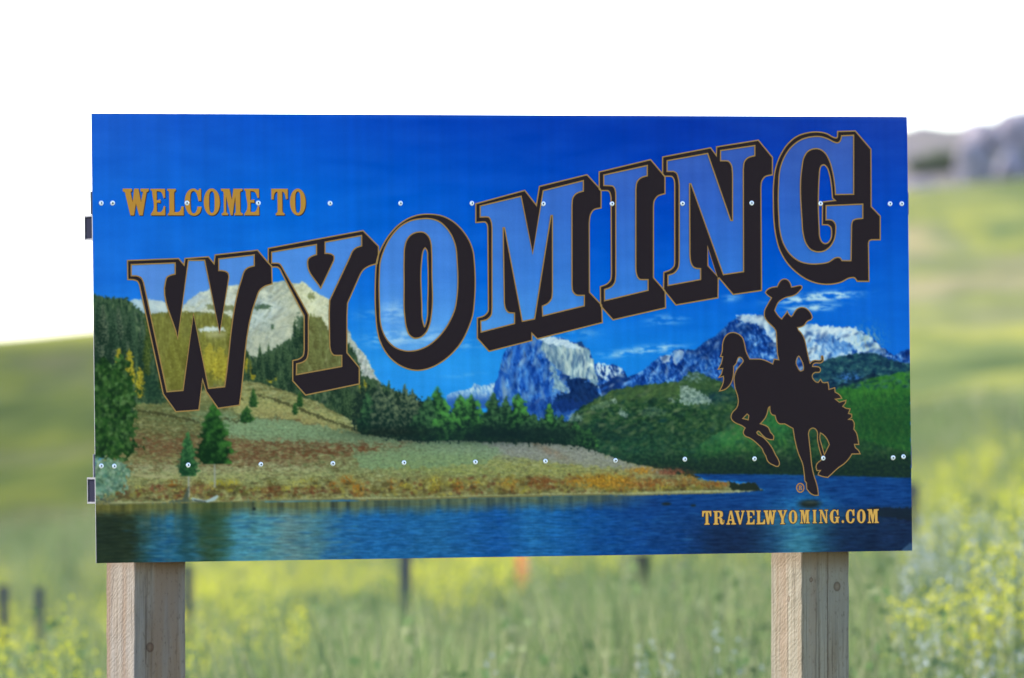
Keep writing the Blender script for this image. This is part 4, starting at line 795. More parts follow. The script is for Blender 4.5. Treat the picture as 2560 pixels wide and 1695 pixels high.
# ------------------------------------------------------------------ ground sheet
def ground_material():
    m, nt, b = new_mat("hill_grass")
    tc = nd(nt, "ShaderNodeNewGeometry").outputs["Position"]
    big = noise_node(nt, mapping(nt, tc, (.045, .012, .05)), 1.0, 5, .6, .4).outputs[0]
    mid = noise_node(nt, mapping(nt, tc, (.10, .019, .05), (31, 7, 0)), 1.0, 5, .6, .3).outputs[0]
    fin = noise_node(nt, mapping(nt, tc, (.45, .07, .2), (3, 57, 0)), 1.0, 5, .65).outputs[0]
    r1 = ramp(nt, [(.38, (.078, .100, .056)), (.46, (.110, .132, .066)), (.54, (.148, .160, .074)), (.62, (.180, .176, .100))])
    nt.links.new(big, r1.inputs[0])
    r2 = ramp(nt, [(.36, (.045, .072, .042)), (.44, (.095, .122, .064)), (.50, (.195, .198, .066)), (.55, (.120, .134, .092)), (.62, (.205, .175, .145))])
    nt.links.new(mid, r2.inputs[0])
    r3 = ramp(nt, [(.38, (.70, .76, .72)), (.52, (1.0, 1.0, 1.0)), (.66, (1.3, 1.22, 1.05))])
    nt.links.new(fin, r3.inputs[0])
    c = mix(nt, .72, r1.outputs[0], r2.outputs[0])
    c = mix(nt, .8, c, r3.outputs[0], 'MULTIPLY')
    sp = nd(nt, "ShaderNodeSeparateXYZ"); nt.links.new(tc, sp.inputs[0])
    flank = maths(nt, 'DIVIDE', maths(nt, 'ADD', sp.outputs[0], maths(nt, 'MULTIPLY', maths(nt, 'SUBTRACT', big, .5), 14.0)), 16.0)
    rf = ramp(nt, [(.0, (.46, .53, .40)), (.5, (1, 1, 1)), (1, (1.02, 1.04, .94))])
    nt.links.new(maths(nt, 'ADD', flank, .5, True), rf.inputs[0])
    c = mix(nt, 1.0, c, rf.outputs[0], 'MULTIPLY')  # shade on the left hillside put into its ground colour
    mead = maths(nt, 'MULTIPLY', maths(nt, 'SUBTRACT', 150.0, sp.outputs[1]), .02, True)
    c = mix(nt, maths(nt, 'MULTIPLY', mead, .7), c, (.20, .195, .085))
    c = mix(nt, 1.0, c, (.92, .89, .72), 'MULTIPLY')
    crest = maths(nt, 'MULTIPLY', maths(nt, 'SUBTRACT', sp.outputs[2], 8.9), .6, True)
    crest = maths(nt, 'MULTIPLY', crest, maths(nt, 'MULTIPLY', maths(nt, 'SUBTRACT', -4.0, sp.outputs[0]), .2, True))
    c = mix(nt, maths(nt, 'MULTIPLY', crest, .85), c, (.27, .26, .055))  # sunlit rim of the left crest painted in as yellow
    rk = maths(nt, 'ADD', maths(nt, 'MULTIPLY', maths(nt, 'SUBTRACT', sp.outputs[2], 16.8), .7), maths(nt, 'MULTIPLY', maths(nt, 'SUBTRACT', mid, .5), 3.0), True)
    c = mix(nt, maths(nt, 'MULTIPLY', rk, .8), c, (.125, .108, .128))
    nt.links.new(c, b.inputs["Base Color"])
    b.inputs["Roughness"].default_value = 1.0
    b.inputs["Specular IOR Level"].default_value = 0.0
    return m

def build_ground():
    ys = np.concatenate([np.linspace(-400, 20, 12), np.linspace(24, 120, 60), np.geomspace(123, 620, 130), np.geomspace(640, 5200, 40)])
    ts = np.sign(np.linspace(-1, 1, 161)) * np.abs(np.linspace(-1, 1, 161)) ** 1.8
    Y, Tt = np.meshgrid(ys, ts, indexing='ij')
    X = Tt * (90 + .62 * np.abs(Y))
    Z = ground_z(X, Y)
    co = np.stack([X, Y, Z], -1).reshape(-1, 3)
    nx, ny = len(ts), len(ys)
    i, j = np.meshgrid(np.arange(nx - 1), np.arange(ny - 1))
    a = (j * nx + i).ravel()
    o = quads_mesh("ground", co, np.stack([a, a + 1, a + nx + 1, a + nx], -1), ground_material(), smooth=True)
    return tag(o, kind="structure")
build_ground()

# ------------------------------------------------------------------ the sign
YAW, ROLL = 0.39539, -0.012532
SX, SY, SZ = -0.00794, 25.9781, CAM_Z + 0.50262
HW, HH = 1.2192, 0.6096
sign = bpy.data.objects.new("welcome_sign", None)
sign.empty_display_size = 0.3
link(sign)
SIGN_G = float(ground_z(SX, SY))
sign.location = (SX, SY, SIGN_G)
sign.rotation_euler = (0, 0, YAW)
tag(sign, "large blue printed welcome sign reading WYOMING on two square wooden posts", "sign")

GAIN = np.array(INK_GAIN)
def ink(c):
    return tuple(float(min(.92, v * g)) for v, g in zip(srgb(c), GAIN))

def print_material():
    m, nt, b = new_mat("printed_vinyl")
    a = nd(nt, "ShaderNodeAttribute", attribute_name="ink")
    nt.links.new(a.outputs["Color"], b.inputs["Base Color"])
    b.inputs["Roughness"].default_value = .5
    b.inputs["Specular IOR Level"].default_value = .0
    return m
def ink_mat(name, c):
    return flat_mat(name, ink(c), .6, 0, .0)
M_DARK = ink_mat("ink_dark", (42, 34, 41))
M_GOLD = ink_mat("ink_gold_outline", (160, 122, 76))
M_WELC = ink_mat("ink_welcome_gold", (188, 132, 58))
M_ADDR = ink_mat("ink_address_gold", (218, 163, 88))
M_ADSH = ink_mat("ink_address_edge", (62, 50, 44))
M_ALU = flat_mat("sheet_aluminium", (.17, .17, .21), .45, .2, .5)

def galvanised():
    m, nt, b = new_mat("galvanised_steel")
    tc = nd(nt, "ShaderNodeTexCoord").outputs["Object"]
    n = noise_node(nt, tc, 60, 3).outputs[0]
    r = ramp(nt, [(.35, (.10, .096, .122)), (.65, (.145, .138, .168))])
    nt.links.new(n, r.inputs[0])
    nt.links.new(r.outputs[0], b.inputs["Base Color"])
    b.inputs["Metallic"].default_value = .35
    b.inputs["Roughness"].default_value = .5
    return m
M_GALV = galvanised()

# the aluminium sheet: rounded-corner slab, 3 mm thick, its print on a finely divided front face
panel_v, panel_f = box_geo(-HW, HW, 0.0004, 0.0034, -HH, HH)
panel = mesh_obj("panel", panel_v, panel_f, M_ALU, sign)
panel.location = (0, 0, SZ - SIGN_G)
panel.rotation_euler = (0, ROLL, 0)

def build_print():
    co = np.stack([GU / 1000 - HW, np.zeros_like(GU), HH - GV / 1000], -1).reshape(-1, 3)
    i, j = np.meshgrid(np.arange(NU - 1), np.arange(NV - 1))
    a = (j * NU + i).ravel()
    q = np.stack([a, a + NU, a + NU + 1, a + 1], -1)
    o = quads_mesh("landscape_print", co, q, print_material(), panel)
    at = o.data.color_attributes.new("ink", 'FLOAT_COLOR', 'POINT')
    x = ART / 255.0
    lin = np.where(x <= .04045, x / 12.92, ((x + .055) / 1.055) ** 2.4) * GAIN
    lin = np.minimum(lin, .9)
    at.data.foreach_set("color", np.concatenate([lin, np.ones((NV, NU, 1))], -1).astype(np.float32).ravel())
    o["label"] = "printed lake and mountain landscape filling the sign face"
build_print()

def place(pts, off):
    return [(p[0] / 1000 - HW, -off / 1000, HH - p[1] / 1000) for p in pts]

def signed_area(p):
    return sum(a[0] * b[1] - b[0] * a[1] for a, b in zip(p, p[1:] + p[:1])) / 2

def fill(loops, off):
    """flat ink shape from nested outlines (even-odd)"""
    tri = tessellate_polygon([[Vector((x, y, 0)) for x, y in l] for l in loops])
    flat = [p for l in loops for p in l]
    faces = []
    for t in tri:
        a, b, c = (flat[i] for i in t)
        ar = (b[0]-a[0])*(c[1]-a[1]) - (c[0]-a[0])*(b[1]-a[1])
        if abs(ar) < 1e-6:
            continue
        faces.append(tuple(t) if ar < 0 else tuple(reversed(t)))
    return place(flat, off), faces

def stroke(pts, w, off):
    n = len(pts)
    P = np.array(pts)
    d = np.roll(P, -1, 0) - P
    d /= np.linalg.norm(d, axis=1)[:, None] + 1e-9
    nrm = np.stack([-d[:, 1], d[:, 0]], -1)
    prev = np.roll(nrm, 1, 0)
    mit = nrm + prev
    L = np.linalg.norm(mit, axis=1)[:, None]
    mit = np.where(L > 1e-3, mit / (L + 1e-9), nrm)
    k = np.clip(1 / np.maximum((mit * nrm).sum(1), .42), 1, 2.4)[:, None]
    A, B = P + mit * k * w / 2, P - mit * k * w / 2
    V = place([tuple(x) for x in A], off) + place([tuple(x) for x in B], off)
    Fc = []
    for i in range(n):
        j = (i + 1) % n
        Fc.append((i, j, n + j, n + i))
    return V, Fc

def ink_object(name, pieces, parent, label=None):
    """pieces: list of (verts, faces, material) joined as one printed mark"""
    V, Fc, mi, mats = [], [], [], []
    for v, f, m in pieces:
        if m not in mats:
            mats.append(m)
        o = len(V)
        V += v
        Fc += [tuple(i + o for i in ff) for ff in f]
        mi += [mats.index(m)] * len(f)
    ob = mesh_obj(name, V, Fc, mats, parent, face_mats=mi)
    if label:
        ob["label"] = label
    return ob

LINE = 3.5
for k, (ch, L) in enumerate(LETTERS.items()):
    off = .5 + .12 * k
    outer, face = parse(L["outer"]), parse(L["face"])
    holes = [parse(h) for h in L["holes"]]
    pieces = []
    if "inner" in L:
        inner = parse(L["inner"])
        v, f = fill([outer, face], off); pieces.append((v, f, M_DARK))
        v, f = fill([inner] + holes, off); pieces.append((v, f, M_DARK))
        loops = [outer, face, inner] + holes
    else:
        v, f = fill([outer, face] + holes, off); pieces.append((v, f, M_DARK))
        loops = [outer, face] + holes
    for l in loops:
        v, f = stroke(l, LINE, 1.5 + .03 * k); pieces.append((v, f, M_GOLD))
    ink_object("letter", pieces, panel, "shadowed capital %s of the word WYOMING" % ch)

loops = [parse(EMBLEM["outer"])] + [parse(h) for h in EMBLEM["holes"]]
v, f = fill(loops, 1.45)
pieces = [(v, f, M_DARK)]
for l in loops:
    v, f = stroke(l, 2.9, 1.75); pieces.append((v, f, M_GOLD))
ink_object("emblem", pieces, panel, "black silhouette of a hat-waving rider on a bucking horse")

def glyph_loops(ch, x0, y0, x1, y1):
    out = []
    for g in GLYPHS[ch]:
        sx, sy = (x1 - x0) / 100, (y1 - y0) / 100
        pts = []
        for t in g.split():
            sm = t.startswith('~')
            a, b = t.lstrip('~').split(',')
            pts.append(('~' if sm else '') + '%.2f,%.2f' % (x0 + float(a) * sx, y0 + float(b) * sy))
        out.append(parse(' '.join(pts)))
    return out

for ch, x0, y0, x1, y1 in WELCOME:
    lp = glyph_loops(ch, x0, y0, x1, y1)
    v2, f2 = fill([[(x + 2.2, y + 2.4) for x, y in l] for l in lp], .5)
    v1, f1 = fill(lp, .62)
    ink_object("letter", [(v2, f2, M_DARK), (v1, f1, M_WELC)], panel)
for ch, x0, y0, x1, y1 in ADDRESS:
    lp = glyph_loops(ch, x0, y0, x1, y1)
    pieces = []
    for l in lp:
        v, f = stroke(l, 3.4, .5); pieces.append((v, f, M_ADSH))
    v1, f1 = fill(lp, .62)
    ink_object("letter", pieces + [(v1, f1, M_ADDR)], panel)
cx, cy, rx, _ = REGISTERED
rr = rx - cx
ring = [(cx + rr * math.cos(a), cy + rr * 1.1 * math.sin(a)) for a in [i * math.pi / 12 for i in range(24)]]
v, f = stroke(ring, 3.0, .62)
lp = glyph_loops("R", cx - rr * .48, cy - rr * .58, cx + rr * .5, cy + rr * .58)
v1, f1 = fill(lp, .62)
ink_object("registered_mark", [(v, f, M_WELC), (v1, f1, M_WELC)], panel)

# blind rivets: a domed flange with a sunk, darker stem in the middle
M_RIVET = flat_mat("rivet_aluminium", (.78, .78, .82), .32, .5, .5)
M_STEM = flat_mat("rivet_stem", (.10, .10, .13), .5, .5, .4)
prof = [(7.1, 0.0), (6.9, .6), (6.2, 1.4), (5.0, 2.1), (3.6, 2.4), (2.6, 2.3), (2.3, 1.6), (2.2, .8), (0.0, 0.7)]
SEG = 16
rv, rf, rm = [], [], []
for r_, h_ in prof[:-1]:
    for s in range(SEG):
        a = 2 * math.pi * s / SEG
        rv.append((r_ / 1000 * math.cos(a), -h_ / 1000, r_ / 1000 * math.sin(a)))
for k in range(len(prof) - 2):
    for s in range(SEG):
        t = (s + 1) % SEG
        rf.append((k * SEG + s, k * SEG + t, (k + 1) * SEG + t, (k + 1) * SEG + s)); rm.append(0 if k < 5 else 1)
rf.append(tuple((len(prof) - 2) * SEG + s for s in range(SEG))); rm.append(1)
rivet0 = None
for (u, v) in RIVETS:
    if rivet0 is None:
        o = rivet0 = mesh_obj("rivet", rv, rf, [M_RIVET, M_STEM], panel, smooth=True, face_mats=rm)
    else:
        o = link(bpy.data.objects.new("rivet", rivet0.data), panel)
    o.location = (u / 1000 - HW, -.0006, HH - v / 1000)
    o.rotation_euler = (random.uniform(-.12, .12), random.uniform(0, 6), random.uniform(-.12, .12))

M_HOLLOW = flat_mat("hollow_shade", (.022, .022, .036), 1.0, 0, .0)  # dark blocks added for the shade inside the hollow rail ends
# two steel rails behind the sheet: riveted flange on top, hollow box below
def rail(v_flange, v_top, v_bot):
    zf, zt, zb = HH - v_flange / 1000, HH - v_top / 1000, HH - v_bot / 1000
    x0, x1, t, dep, y0 = -HW + .001, HW - .001, .005, .066, .0036
    parts = [box_geo(x0 - .005, x1 + .005, y0, y0 + .004, zt + .0005, zf),
             box_geo(x0, x1, y0 + .0002, y0 + dep, zt - t, zt), box_geo(x0, x1, y0 + .0002, y0 + dep, zb, zb + t),
             box_geo(x0, x1, y0 + .0002, y0 + t, zb + t, zt - t), box_geo(x0, x1, y0 + dep - t, y0 + dep, zb + t, zt - t)]
    V, Fc = merge(parts)
    o = mesh_obj("rail", V, Fc, M_GALV, sign)
    v2, f2 = merge([box_geo(x0 + .003, x0 + .02, y0 + t + .0002, y0 + dep - t - .0002, zb + t + .0002, zt - t - .0002)])
    mesh_obj("shade_block", v2, f2, M_HOLLOW, o)
    v2, f2 = merge([box_geo(x1 - .02, x1 - .003, y0 + t + .0002, y0 + dep - t - .0002, zb + t + .0002, zt - t - .0002)])
    mesh_obj("shade_block", v2, f2, M_HOLLOW, o)
    o.location = panel.location
    o.rotation_euler = panel.rotation_euler
rail(212, 275, 344)
rail(924, 987, 1058)

# wooden posts
ZB = SZ - SIGN_G - HH
def wood_material(name, light, mid, dark, grey, knots, crack=None, seed=0.0, sign_shade=(.12, .07, .035), stain=(.15, .085, .045)):
    m, nt, b = new_mat(name)
    tc = nd(nt, "ShaderNodeTexCoord").outputs["Object"]
    sep = nd(nt, "ShaderNodeSeparateXYZ"); nt.links.new(tc, sep.inputs[0])
    geo = nd(nt, "ShaderNodeNewGeometry")
    long_ = noise_node(nt, mapping(nt, tc, (22, 22, 1.2), (seed, seed, 0)), 1.0, 5, .6, .6).outputs[0]
    lines = noise_node(nt, mapping(nt, tc, (95, 95, 2.2), (seed, 3, 0)), 1.0, 4, .7, .8).outputs[0]
    saw = nd(nt, "ShaderNodeTexWave", wave_type='BANDS', bands_direction='Z')
    saw.inputs["Scale"].default_value = 34; saw.inputs["Distortion"].default_value = 9.0; saw.inputs["Detail"].default_value = 3
    nt.links.new(mapping(nt, tc, (1, 1, 1), (0, 0, 0), (.55, .9, 0)), saw.inputs["Vector"])
    weather = noise_node(nt, mapping(nt, tc, (7, 7, 1.6), (seed * 2, 0, 0)), 1.0, 4, .6, .5).outputs[0]
    speck = noise_node(nt, mapping(nt, tc, (160, 160, 60)), 1.0, 3, .6).outputs[0]
    r1 = ramp(nt, [(.28, dark), (.46, mid), (.66, light)])
    nt.links.new(long_, r1.inputs[0])
    r2 = ramp(nt, [(.36, (.42, .37, .33)), (.50, (1, 1, 1)), (.7, (1.08, 1.07, 1.06))])
    nt.links.new(lines, r2.inputs[0])
    c = mix(nt, .85, r1.outputs[0], r2.outputs[0], 'MULTIPLY')
    rw = ramp(nt, [(.40, (0, 0, 0)), (.62, (1, 1, 1))])
    nt.links.new(weather, rw.inputs[0])
    c = mix(nt, maths(nt, 'MULTIPLY', rw.outputs[0], .75), c, grey)
    stn = noise_node(nt, mapping(nt, tc, (16, 13, .9), (seed + 5, seed, 2)), 1.0, 3, .5, .3).outputs[0]
    rst = ramp(nt, [(.50, (0, 0, 0)), (.62, (1, 1, 1))])
    nt.links.new(stn, rst.inputs[0])
    c = mix(nt, maths(nt, 'MULTIPLY', rst.outputs[0], .55), c, stain)
    rs = ramp(nt, [(.30, (.55, .5, .46)), (.42, (1, 1, 1))])
    nt.links.new(speck, rs.inputs[0])
    c = mix(nt, .6, c, rs.outputs[0], 'MULTIPLY')
    for (axis, kc, kz, rad) in knots:
        dx = maths(nt, 'SUBTRACT', sep.outputs[axis], kc)
        dz = maths(nt, 'MULTIPLY', maths(nt, 'SUBTRACT', sep.outputs[2], kz), .8)
        d = maths(nt, 'SQRT', maths(nt, 'ADD', maths(nt, 'MULTIPLY', dx, dx), maths(nt, 'MULTIPLY', dz, dz)))
        d = maths(nt, 'ADD', d, maths(nt, 'MULTIPLY', maths(nt, 'SUBTRACT', lines, .5), rad * .35))
        rk = ramp(nt, [(0, (.85, .74, .68)), (.45, (.72, .60, .54)), (.75, (.45, .36, .31)), (1.0, (1, 1, 1))])
        nt.links.new(maths(nt, 'DIVIDE', d, rad * 1.25, True), rk.inputs[0])
        c = mix(nt, .9, c, rk.outputs[0], 'MULTIPLY')
    if crack:
        for (axis, cc, w) in crack:
            wob = maths(nt, 'MULTIPLY', maths(nt, 'SUBTRACT', noise_node(nt, mapping(nt, tc, (.3, .3, 7)), 1.0, 3).outputs[0], .5), .010)
            d = maths(nt, 'ABSOLUTE', maths(nt, 'ADD', maths(nt, 'SUBTRACT', sep.outputs[axis], cc), wob))
            rk = ramp(nt, [(0, (.32, .24, .22)), (.6, (.55, .48, .45)), (1, (1, 1, 1))])
            nt.links.new(maths(nt, 'DIVIDE', d, w, True), rk.inputs[0])
            c = mix(nt, .9, c, rk.outputs[0], 'MULTIPLY')
    shade_fac = maths(nt, 'ADD', maths(nt, 'MULTIPLY', maths(nt, 'SUBTRACT', sep.outputs[2], ZB - .045), 28.0), maths(nt, 'MULTIPLY', maths(nt, 'SUBTRACT', weather, .5), 2.2), True)
    c = mix(nt, maths(nt, 'MULTIPLY', shade_fac, .6), c, sign_shade)  # the sign's shade on the post tops, painted as a brown band
    nt.links.new(c, b.inputs["Base Color"])
    b.inputs["Roughness"].default_value = .85
    b.inputs["Specular IOR Level"].default_value = .15
    bump = nd(nt, "ShaderNodeBump")
    bump.inputs["Strength"].default_value = .9
    bump.inputs["Distance"].default_value = .003
    hgt = maths(nt, 'ADD', maths(nt, 'MULTIPLY', lines, .7), maths(nt, 'MULTIPLY', saw.outputs[1], .16))
    nt.links.new(hgt, bump.inputs["Height"])
    nt.links.new(bump.outputs[0], b.inputs["Normal"])
    return m

def post(xc, w, dep, mat, seed):
    """rough-sawn post: chamfered edges, faces slightly uneven along the grain"""
    rs = random.Random(seed)
    z0, z1, n = -.6, SZ - SIGN_G + .50, 90
    y0 = .0036 + .066 + .002
    ch = .004
    prof = [(-w/2 + ch, 0), (-w/6, 0), (w/6, 0), (w/2 - ch, 0), (w/2, ch), (w/2, dep/2), (w/2, dep - ch), (w/2 - ch, dep), (0, dep), (-w/2 + ch, dep), (-w/2, dep - ch), (-w/2, dep/2), (-w/2, ch)]
    V, Fc = [], []
    k = len(prof)
    for i in range(n):
        z = z0 + (z1 - z0) * i / (n - 1)
        for (x, y) in prof:
            V.append((x + rs.uniform(-1, 1) * .0009, y0 + y + rs.uniform(-1, 1) * .0009, z))
    for i in range(n - 1):
        for j in range(k):
            Fc.append((i*k + j, i*k + (j + 1) % k, (i + 1)*k + (j + 1) % k, (i + 1)*k + j))
    Fc.append(tuple(range(k))[::-1]); Fc.append(tuple((n - 1)*k + j for j in range(k)))
    o = mesh_obj("post", V, Fc, mat, sign)
    o.location = (xc, 0, 0)
    return o
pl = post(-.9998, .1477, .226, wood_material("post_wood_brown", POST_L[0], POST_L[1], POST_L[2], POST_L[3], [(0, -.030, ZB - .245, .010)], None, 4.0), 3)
pl["label"] = "brown and grey weathered post under the darker end of the lake"
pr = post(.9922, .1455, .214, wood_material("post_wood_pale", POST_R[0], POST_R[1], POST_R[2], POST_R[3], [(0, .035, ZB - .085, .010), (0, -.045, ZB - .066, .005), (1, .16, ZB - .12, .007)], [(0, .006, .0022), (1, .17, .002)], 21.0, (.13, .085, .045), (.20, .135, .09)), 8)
pr["label"] = "pale cream post with a long crack down its front"

# ------------------------------------------------------------------ meadow
def plant_material(name, stops, trans=.45, tip=None):
    m, nt, b = new_mat(name)
    nt.nodes.remove(b)
    out = nt.nodes.get("Material Output")
    geo = nd(nt, "ShaderNodeNewGeometry")
    r = ramp(nt, stops)
    nt.links.new(geo.outputs["Random Per Island"], r.inputs[0])
    pos = geo.outputs["Position"]
    n = noise_node(nt, mapping(nt, pos, (.5, .12, .3)), 1.0, 3).outputs[0]
    rr = ramp(nt, [(.35, (.72, .78, .72)), (.65, (1.2, 1.15, 1.0))])
    nt.links.new(n, rr.inputs[0])
    c = mix(nt, .8, r.outputs[0], rr.outputs[0], 'MULTIPLY')
    d = nd(nt, "ShaderNodeBsdfDiffuse"); nt.links.new(c, d.inputs[0])
    t = nd(nt, "ShaderNodeBsdfTranslucent"); nt.links.new(c, t.inputs[0])
    s = nd(nt, "ShaderNodeMixShader"); s.inputs[0].default_value = trans
    nt.links.new(d.outputs[0], s.inputs[1]); nt.links.new(t.outputs[0], s.inputs[2])
    nt.links.new(s.outputs[0], out.inputs[0])
    return m

M_GRASS = plant_material("meadow_blades", [(0, (.075, .125, .046)), (.35, (.130, .180, .072)), (.65, (.180, .210, .098)), (.85, (.215, .225, .125)), (1, (.26, .25, .17))], .5)
M_YELLOW = plant_material("clover_bloom", [(0, (.56, .52, .025)), (.5, (.68, .63, .035)), (1, (.62, .60, .10))], .45)
M_STALK = plant_material("clover_stalk", [(0, (.08, .12, .035)), (1, (.16, .18, .06))], .4)
M_PALE = plant_material("pale_heads", [(0, (.26, .30, .28)), (.5, (.33, .37, .38)), (1, (.40, .42, .48))], .4)

def blades(x, y, hgt, wid, lean, seed):
    """curved three-triangle blades; returns coordinates and triangles"""
    g = np.random.default_rng(seed)
    n = len(x)
    z = ground_z(x, y)
    a = g.uniform(0, 2 * np.pi, n)
    la = g.uniform(0, 2 * np.pi, n)
    ln = g.uniform(.1, 1, n) * lean * hgt
    wx, wy = np.cos(a) * wid / 2, np.sin(a) * wid / 2
    lx, ly = np.cos(la) * ln, np.sin(la) * ln
    co = np.zeros((n, 5, 3))
    co[:, 0] = np.stack([x - wx, y - wy, z - .02], -1)
    co[:, 1] = np.stack([x + wx, y + wy, z - .02], -1)
    co[:, 2] = np.stack([x - wx * .8 + lx * .35, y - wy * .8 + ly * .35, z + hgt * .6], -1)
    co[:, 3] = np.stack([x + wx * .8 + lx * .35, y + wy * .8 + ly * .35, z + hgt * .6], -1)
    co[:, 4] = np.stack([x + lx, y + ly, z + hgt], -1)
    b = np.arange(n)[:, None] * 5
    tri = np.concatenate([b + [0, 1, 3], b + [0, 3, 2], b + [2, 3, 4]], 1).reshape(-1, 3)
    return co.reshape(-1, 3), tri

def scatter(n, y0, y1, power, seed, half=.075, extra=1.2):
    g = np.random.default_rng(seed)
    t = g.random(n) ** power
    y = y0 + (y1 - y0) * t
    x = g.uniform(-1, 1, n) * (half * y + extra)
    return x, y

x, y = scatter(150000, 36, 150, 1.25, 41)
g = np.random.default_rng(43)
hmod = .75 + .5 * lattice(x / 1.1, y / 2.0, 951)
co, tri = blades(x, y, (g.normal(.80, .13, len(x)).clip(.35, 1.25) + .10 * (1 - smooth(44, 60, y))) * hmod, g.uniform(.006, .016, len(x)) * (1 + .012 * y), .35, 45)
tag(quads_mesh("meadow_grass", co, tri, M_GRASS), "tall green and straw grass of the meadow below the sign", "grass", kind="stuff")

def florets(x, y, top, spread, length, size, count, seed):
    """small petals scattered round the upper part of each stalk"""
    g = np.random.default_rng(seed)
    n = len(x)
    X, Y, Tp = np.repeat(x, count), np.repeat(y, count), np.repeat(top, count)
    k = n * count
    f = g.random(k)
    c = np.stack([X + g.normal(0, spread, k) * (.4 + f), Y + g.normal(0, spread, k) * (.4 + f), Tp - f * length], -1)
    s = g.uniform(.6, 1.3, k) * size
    u = g.normal(0, 1, (k, 3)); u /= np.linalg.norm(u, axis=1)[:, None]
    w = g.normal(0, 1, (k, 3)); w -= (w * u).sum(1)[:, None] * u; w /= np.linalg.norm(w, axis=1)[:, None]
    u, w = u * s[:, None], w * s[:, None] * .7
    co = np.stack([c - u, c + w, c + u, c - w], 1).reshape(-1, 3)
    return co, np.arange(k * 4).reshape(-1, 4)

def flower_patch(name, n, y0, y1, seed, hgt, mat, label, dens, spread, length, size, count, half=.075):
    g = np.random.default_rng(seed)
    x, y = scatter(n, y0, y1, 1.1, seed, half)
    keep = g.random(n) < dens(x, y)
    x, y = x[keep], y[keep]
    h = g.normal(hgt, .12, len(x)).clip(.4, 1.5) * (.8 + .4 * lattice(x / 1.5, y / 3, seed + 2))
    zc, tri = blades(x, y, h, np.full(len(x), .012), .08, seed + 5)
    top = ground_z(x, y) + h + .03
    fc, fq = florets(x, y, top, spread, length, size, count, seed + 7)
    tq = np.concatenate([tri, tri[:, 2:3]], 1)
    loops = np.concatenate([tri.ravel(), (fq + len(zc)).ravel()])
    starts = np.concatenate([np.arange(len(tri)) * 3, len(tri) * 3 + np.arange(len(fq)) * 4])
    mi = np.concatenate([np.zeros(len(tri), int), np.ones(len(fq), int)])
    o = array_mesh(name, np.concatenate([zc, fc]), loops, starts, None, [M_STALK, mat], mat_idx=mi)
    tag(o, label, "flowers", kind="stuff")

def dens_yellow(x, y):
    a = x / y
    base = .04 + 1.1 * smooth(.46, .62, lattice(x / 1.5, y / 8, 961))
    near = np.where(y < 62, np.where(a < -.036, .6, np.where(a < -.022, .3, np.where(a > .041, .7, .0))), 1.0)
    side = np.where((a > .006) & (a < .036) & (y < 70), .5, 1.0) * np.where(y > 70, 1.9, 1.0)
    edge = np.where((a > .041) | (a < -.043), 1.5, 1.0)
    return base * near * side * edge
flower_patch("yellow_clover", 10500, 40, 118, 71, .95, M_YELLOW, "yellow flowering clover scattered through the meadow", dens_yellow, .065, .46, .0092, 54)
M_WEED = plant_material("weed_leaf", [(0, (.065, .115, .048)), (.4, (.105, .165, .066)), (.75, (.155, .195, .100)), (1, (.22, .24, .15))], .5)
flower_patch("meadow_weeds", 7000, 37, 95, 77, .78, M_WEED, "leafy green weeds mixed into the meadow grass", lambda x, y: .35 + .6 * lattice(x / .9, y / 2.5, 979), .06, .42, .030, 12)
flower_patch("pale_seed_heads", 6500, 38, 62, 83, .86, M_PALE, "pale silvery seed heads standing in the grass", lambda x, y: np.where(x / y > .041, .95, .02), .018, .16, .012, 10)

# ------------------------------------------------------------------ fence posts behind the meadow
M_TPOST = flat_mat("dark_steel", (.048, .052, .066), .6, .2, .3)
M_OLDWOOD = flat_mat("old_fence_wood", (.030, .032, .030), .9, 0, .1)
def red_plastic():
    m, nt, b = new_mat("red_marker")
    b.inputs["Base Color"].default_value = (.86, .05, .23, 1)
    b.inputs["Roughness"].default_value = .5
    t = nd(nt, "ShaderNodeBsdfTranslucent"); t.inputs[0].default_value = (.88, .05, .28, 1)
    s = nd(nt, "ShaderNodeMixShader"); s.inputs[0].default_value = .45
    nt.links.new(b.outputs[0], s.inputs[1]); nt.links.new(t.outputs[0], s.inputs[2])
    nt.links.new(s.outputs[0], nt.nodes["Material Output"].inputs[0])
    return m
M_RED = red_plastic()
def t_post(x, y, ztop, label, w=.052, rot=.2):
    zg = float(ground_z(x, y)); h = ztop - zg
    t = .008
    prof = [(-w/2, 0), (w/2, 0), (w/2, t), (t/2, t), (t/2, .045), (-t/2, .045), (-t/2, t), (-w/2, t)]
    V = [(a, b, z) for z in (-.4, h) for a, b in prof]
    k = len(prof)
    Fc = [(i, (i + 1) % k, k + (i + 1) % k, k + i) for i in range(k)] + [tuple(range(k))[::-1], tuple(range(k, 2*k))]
    root = mesh_obj("fence_post", V, Fc, M_TPOST)
    root.location = (x, y, zg); root.rotation_euler = (0, random.uniform(-.03, .03), rot)
    tag(root, label, "fence post", "posts of the wire fence behind the sign")
def at(px, y):
    return (px - 1280.0) / 23538.0 * y
for px, row, w, label in [(20, 1463, .070, "dark steel fence post at the left edge of the meadow, leftmost of all"),
                          (106, 1468, .060, "thin dark fence post in yellow flowers, second from the left edge"),
                          (474, 1413, .062, "dark fence post showing just beside the brown sign post"),
                          (1005, 1372, .078, "black fence post below the middle of the sign, left of the red marker"),
                          (2293, 1208, .075, "grey fence post just past the sign's far lower corner")]:
    y = 62.0 + .001 * px
    t_post(at(px, y), y, CAM_Z - (row - 1295) / 23538.0 * y, label, w)
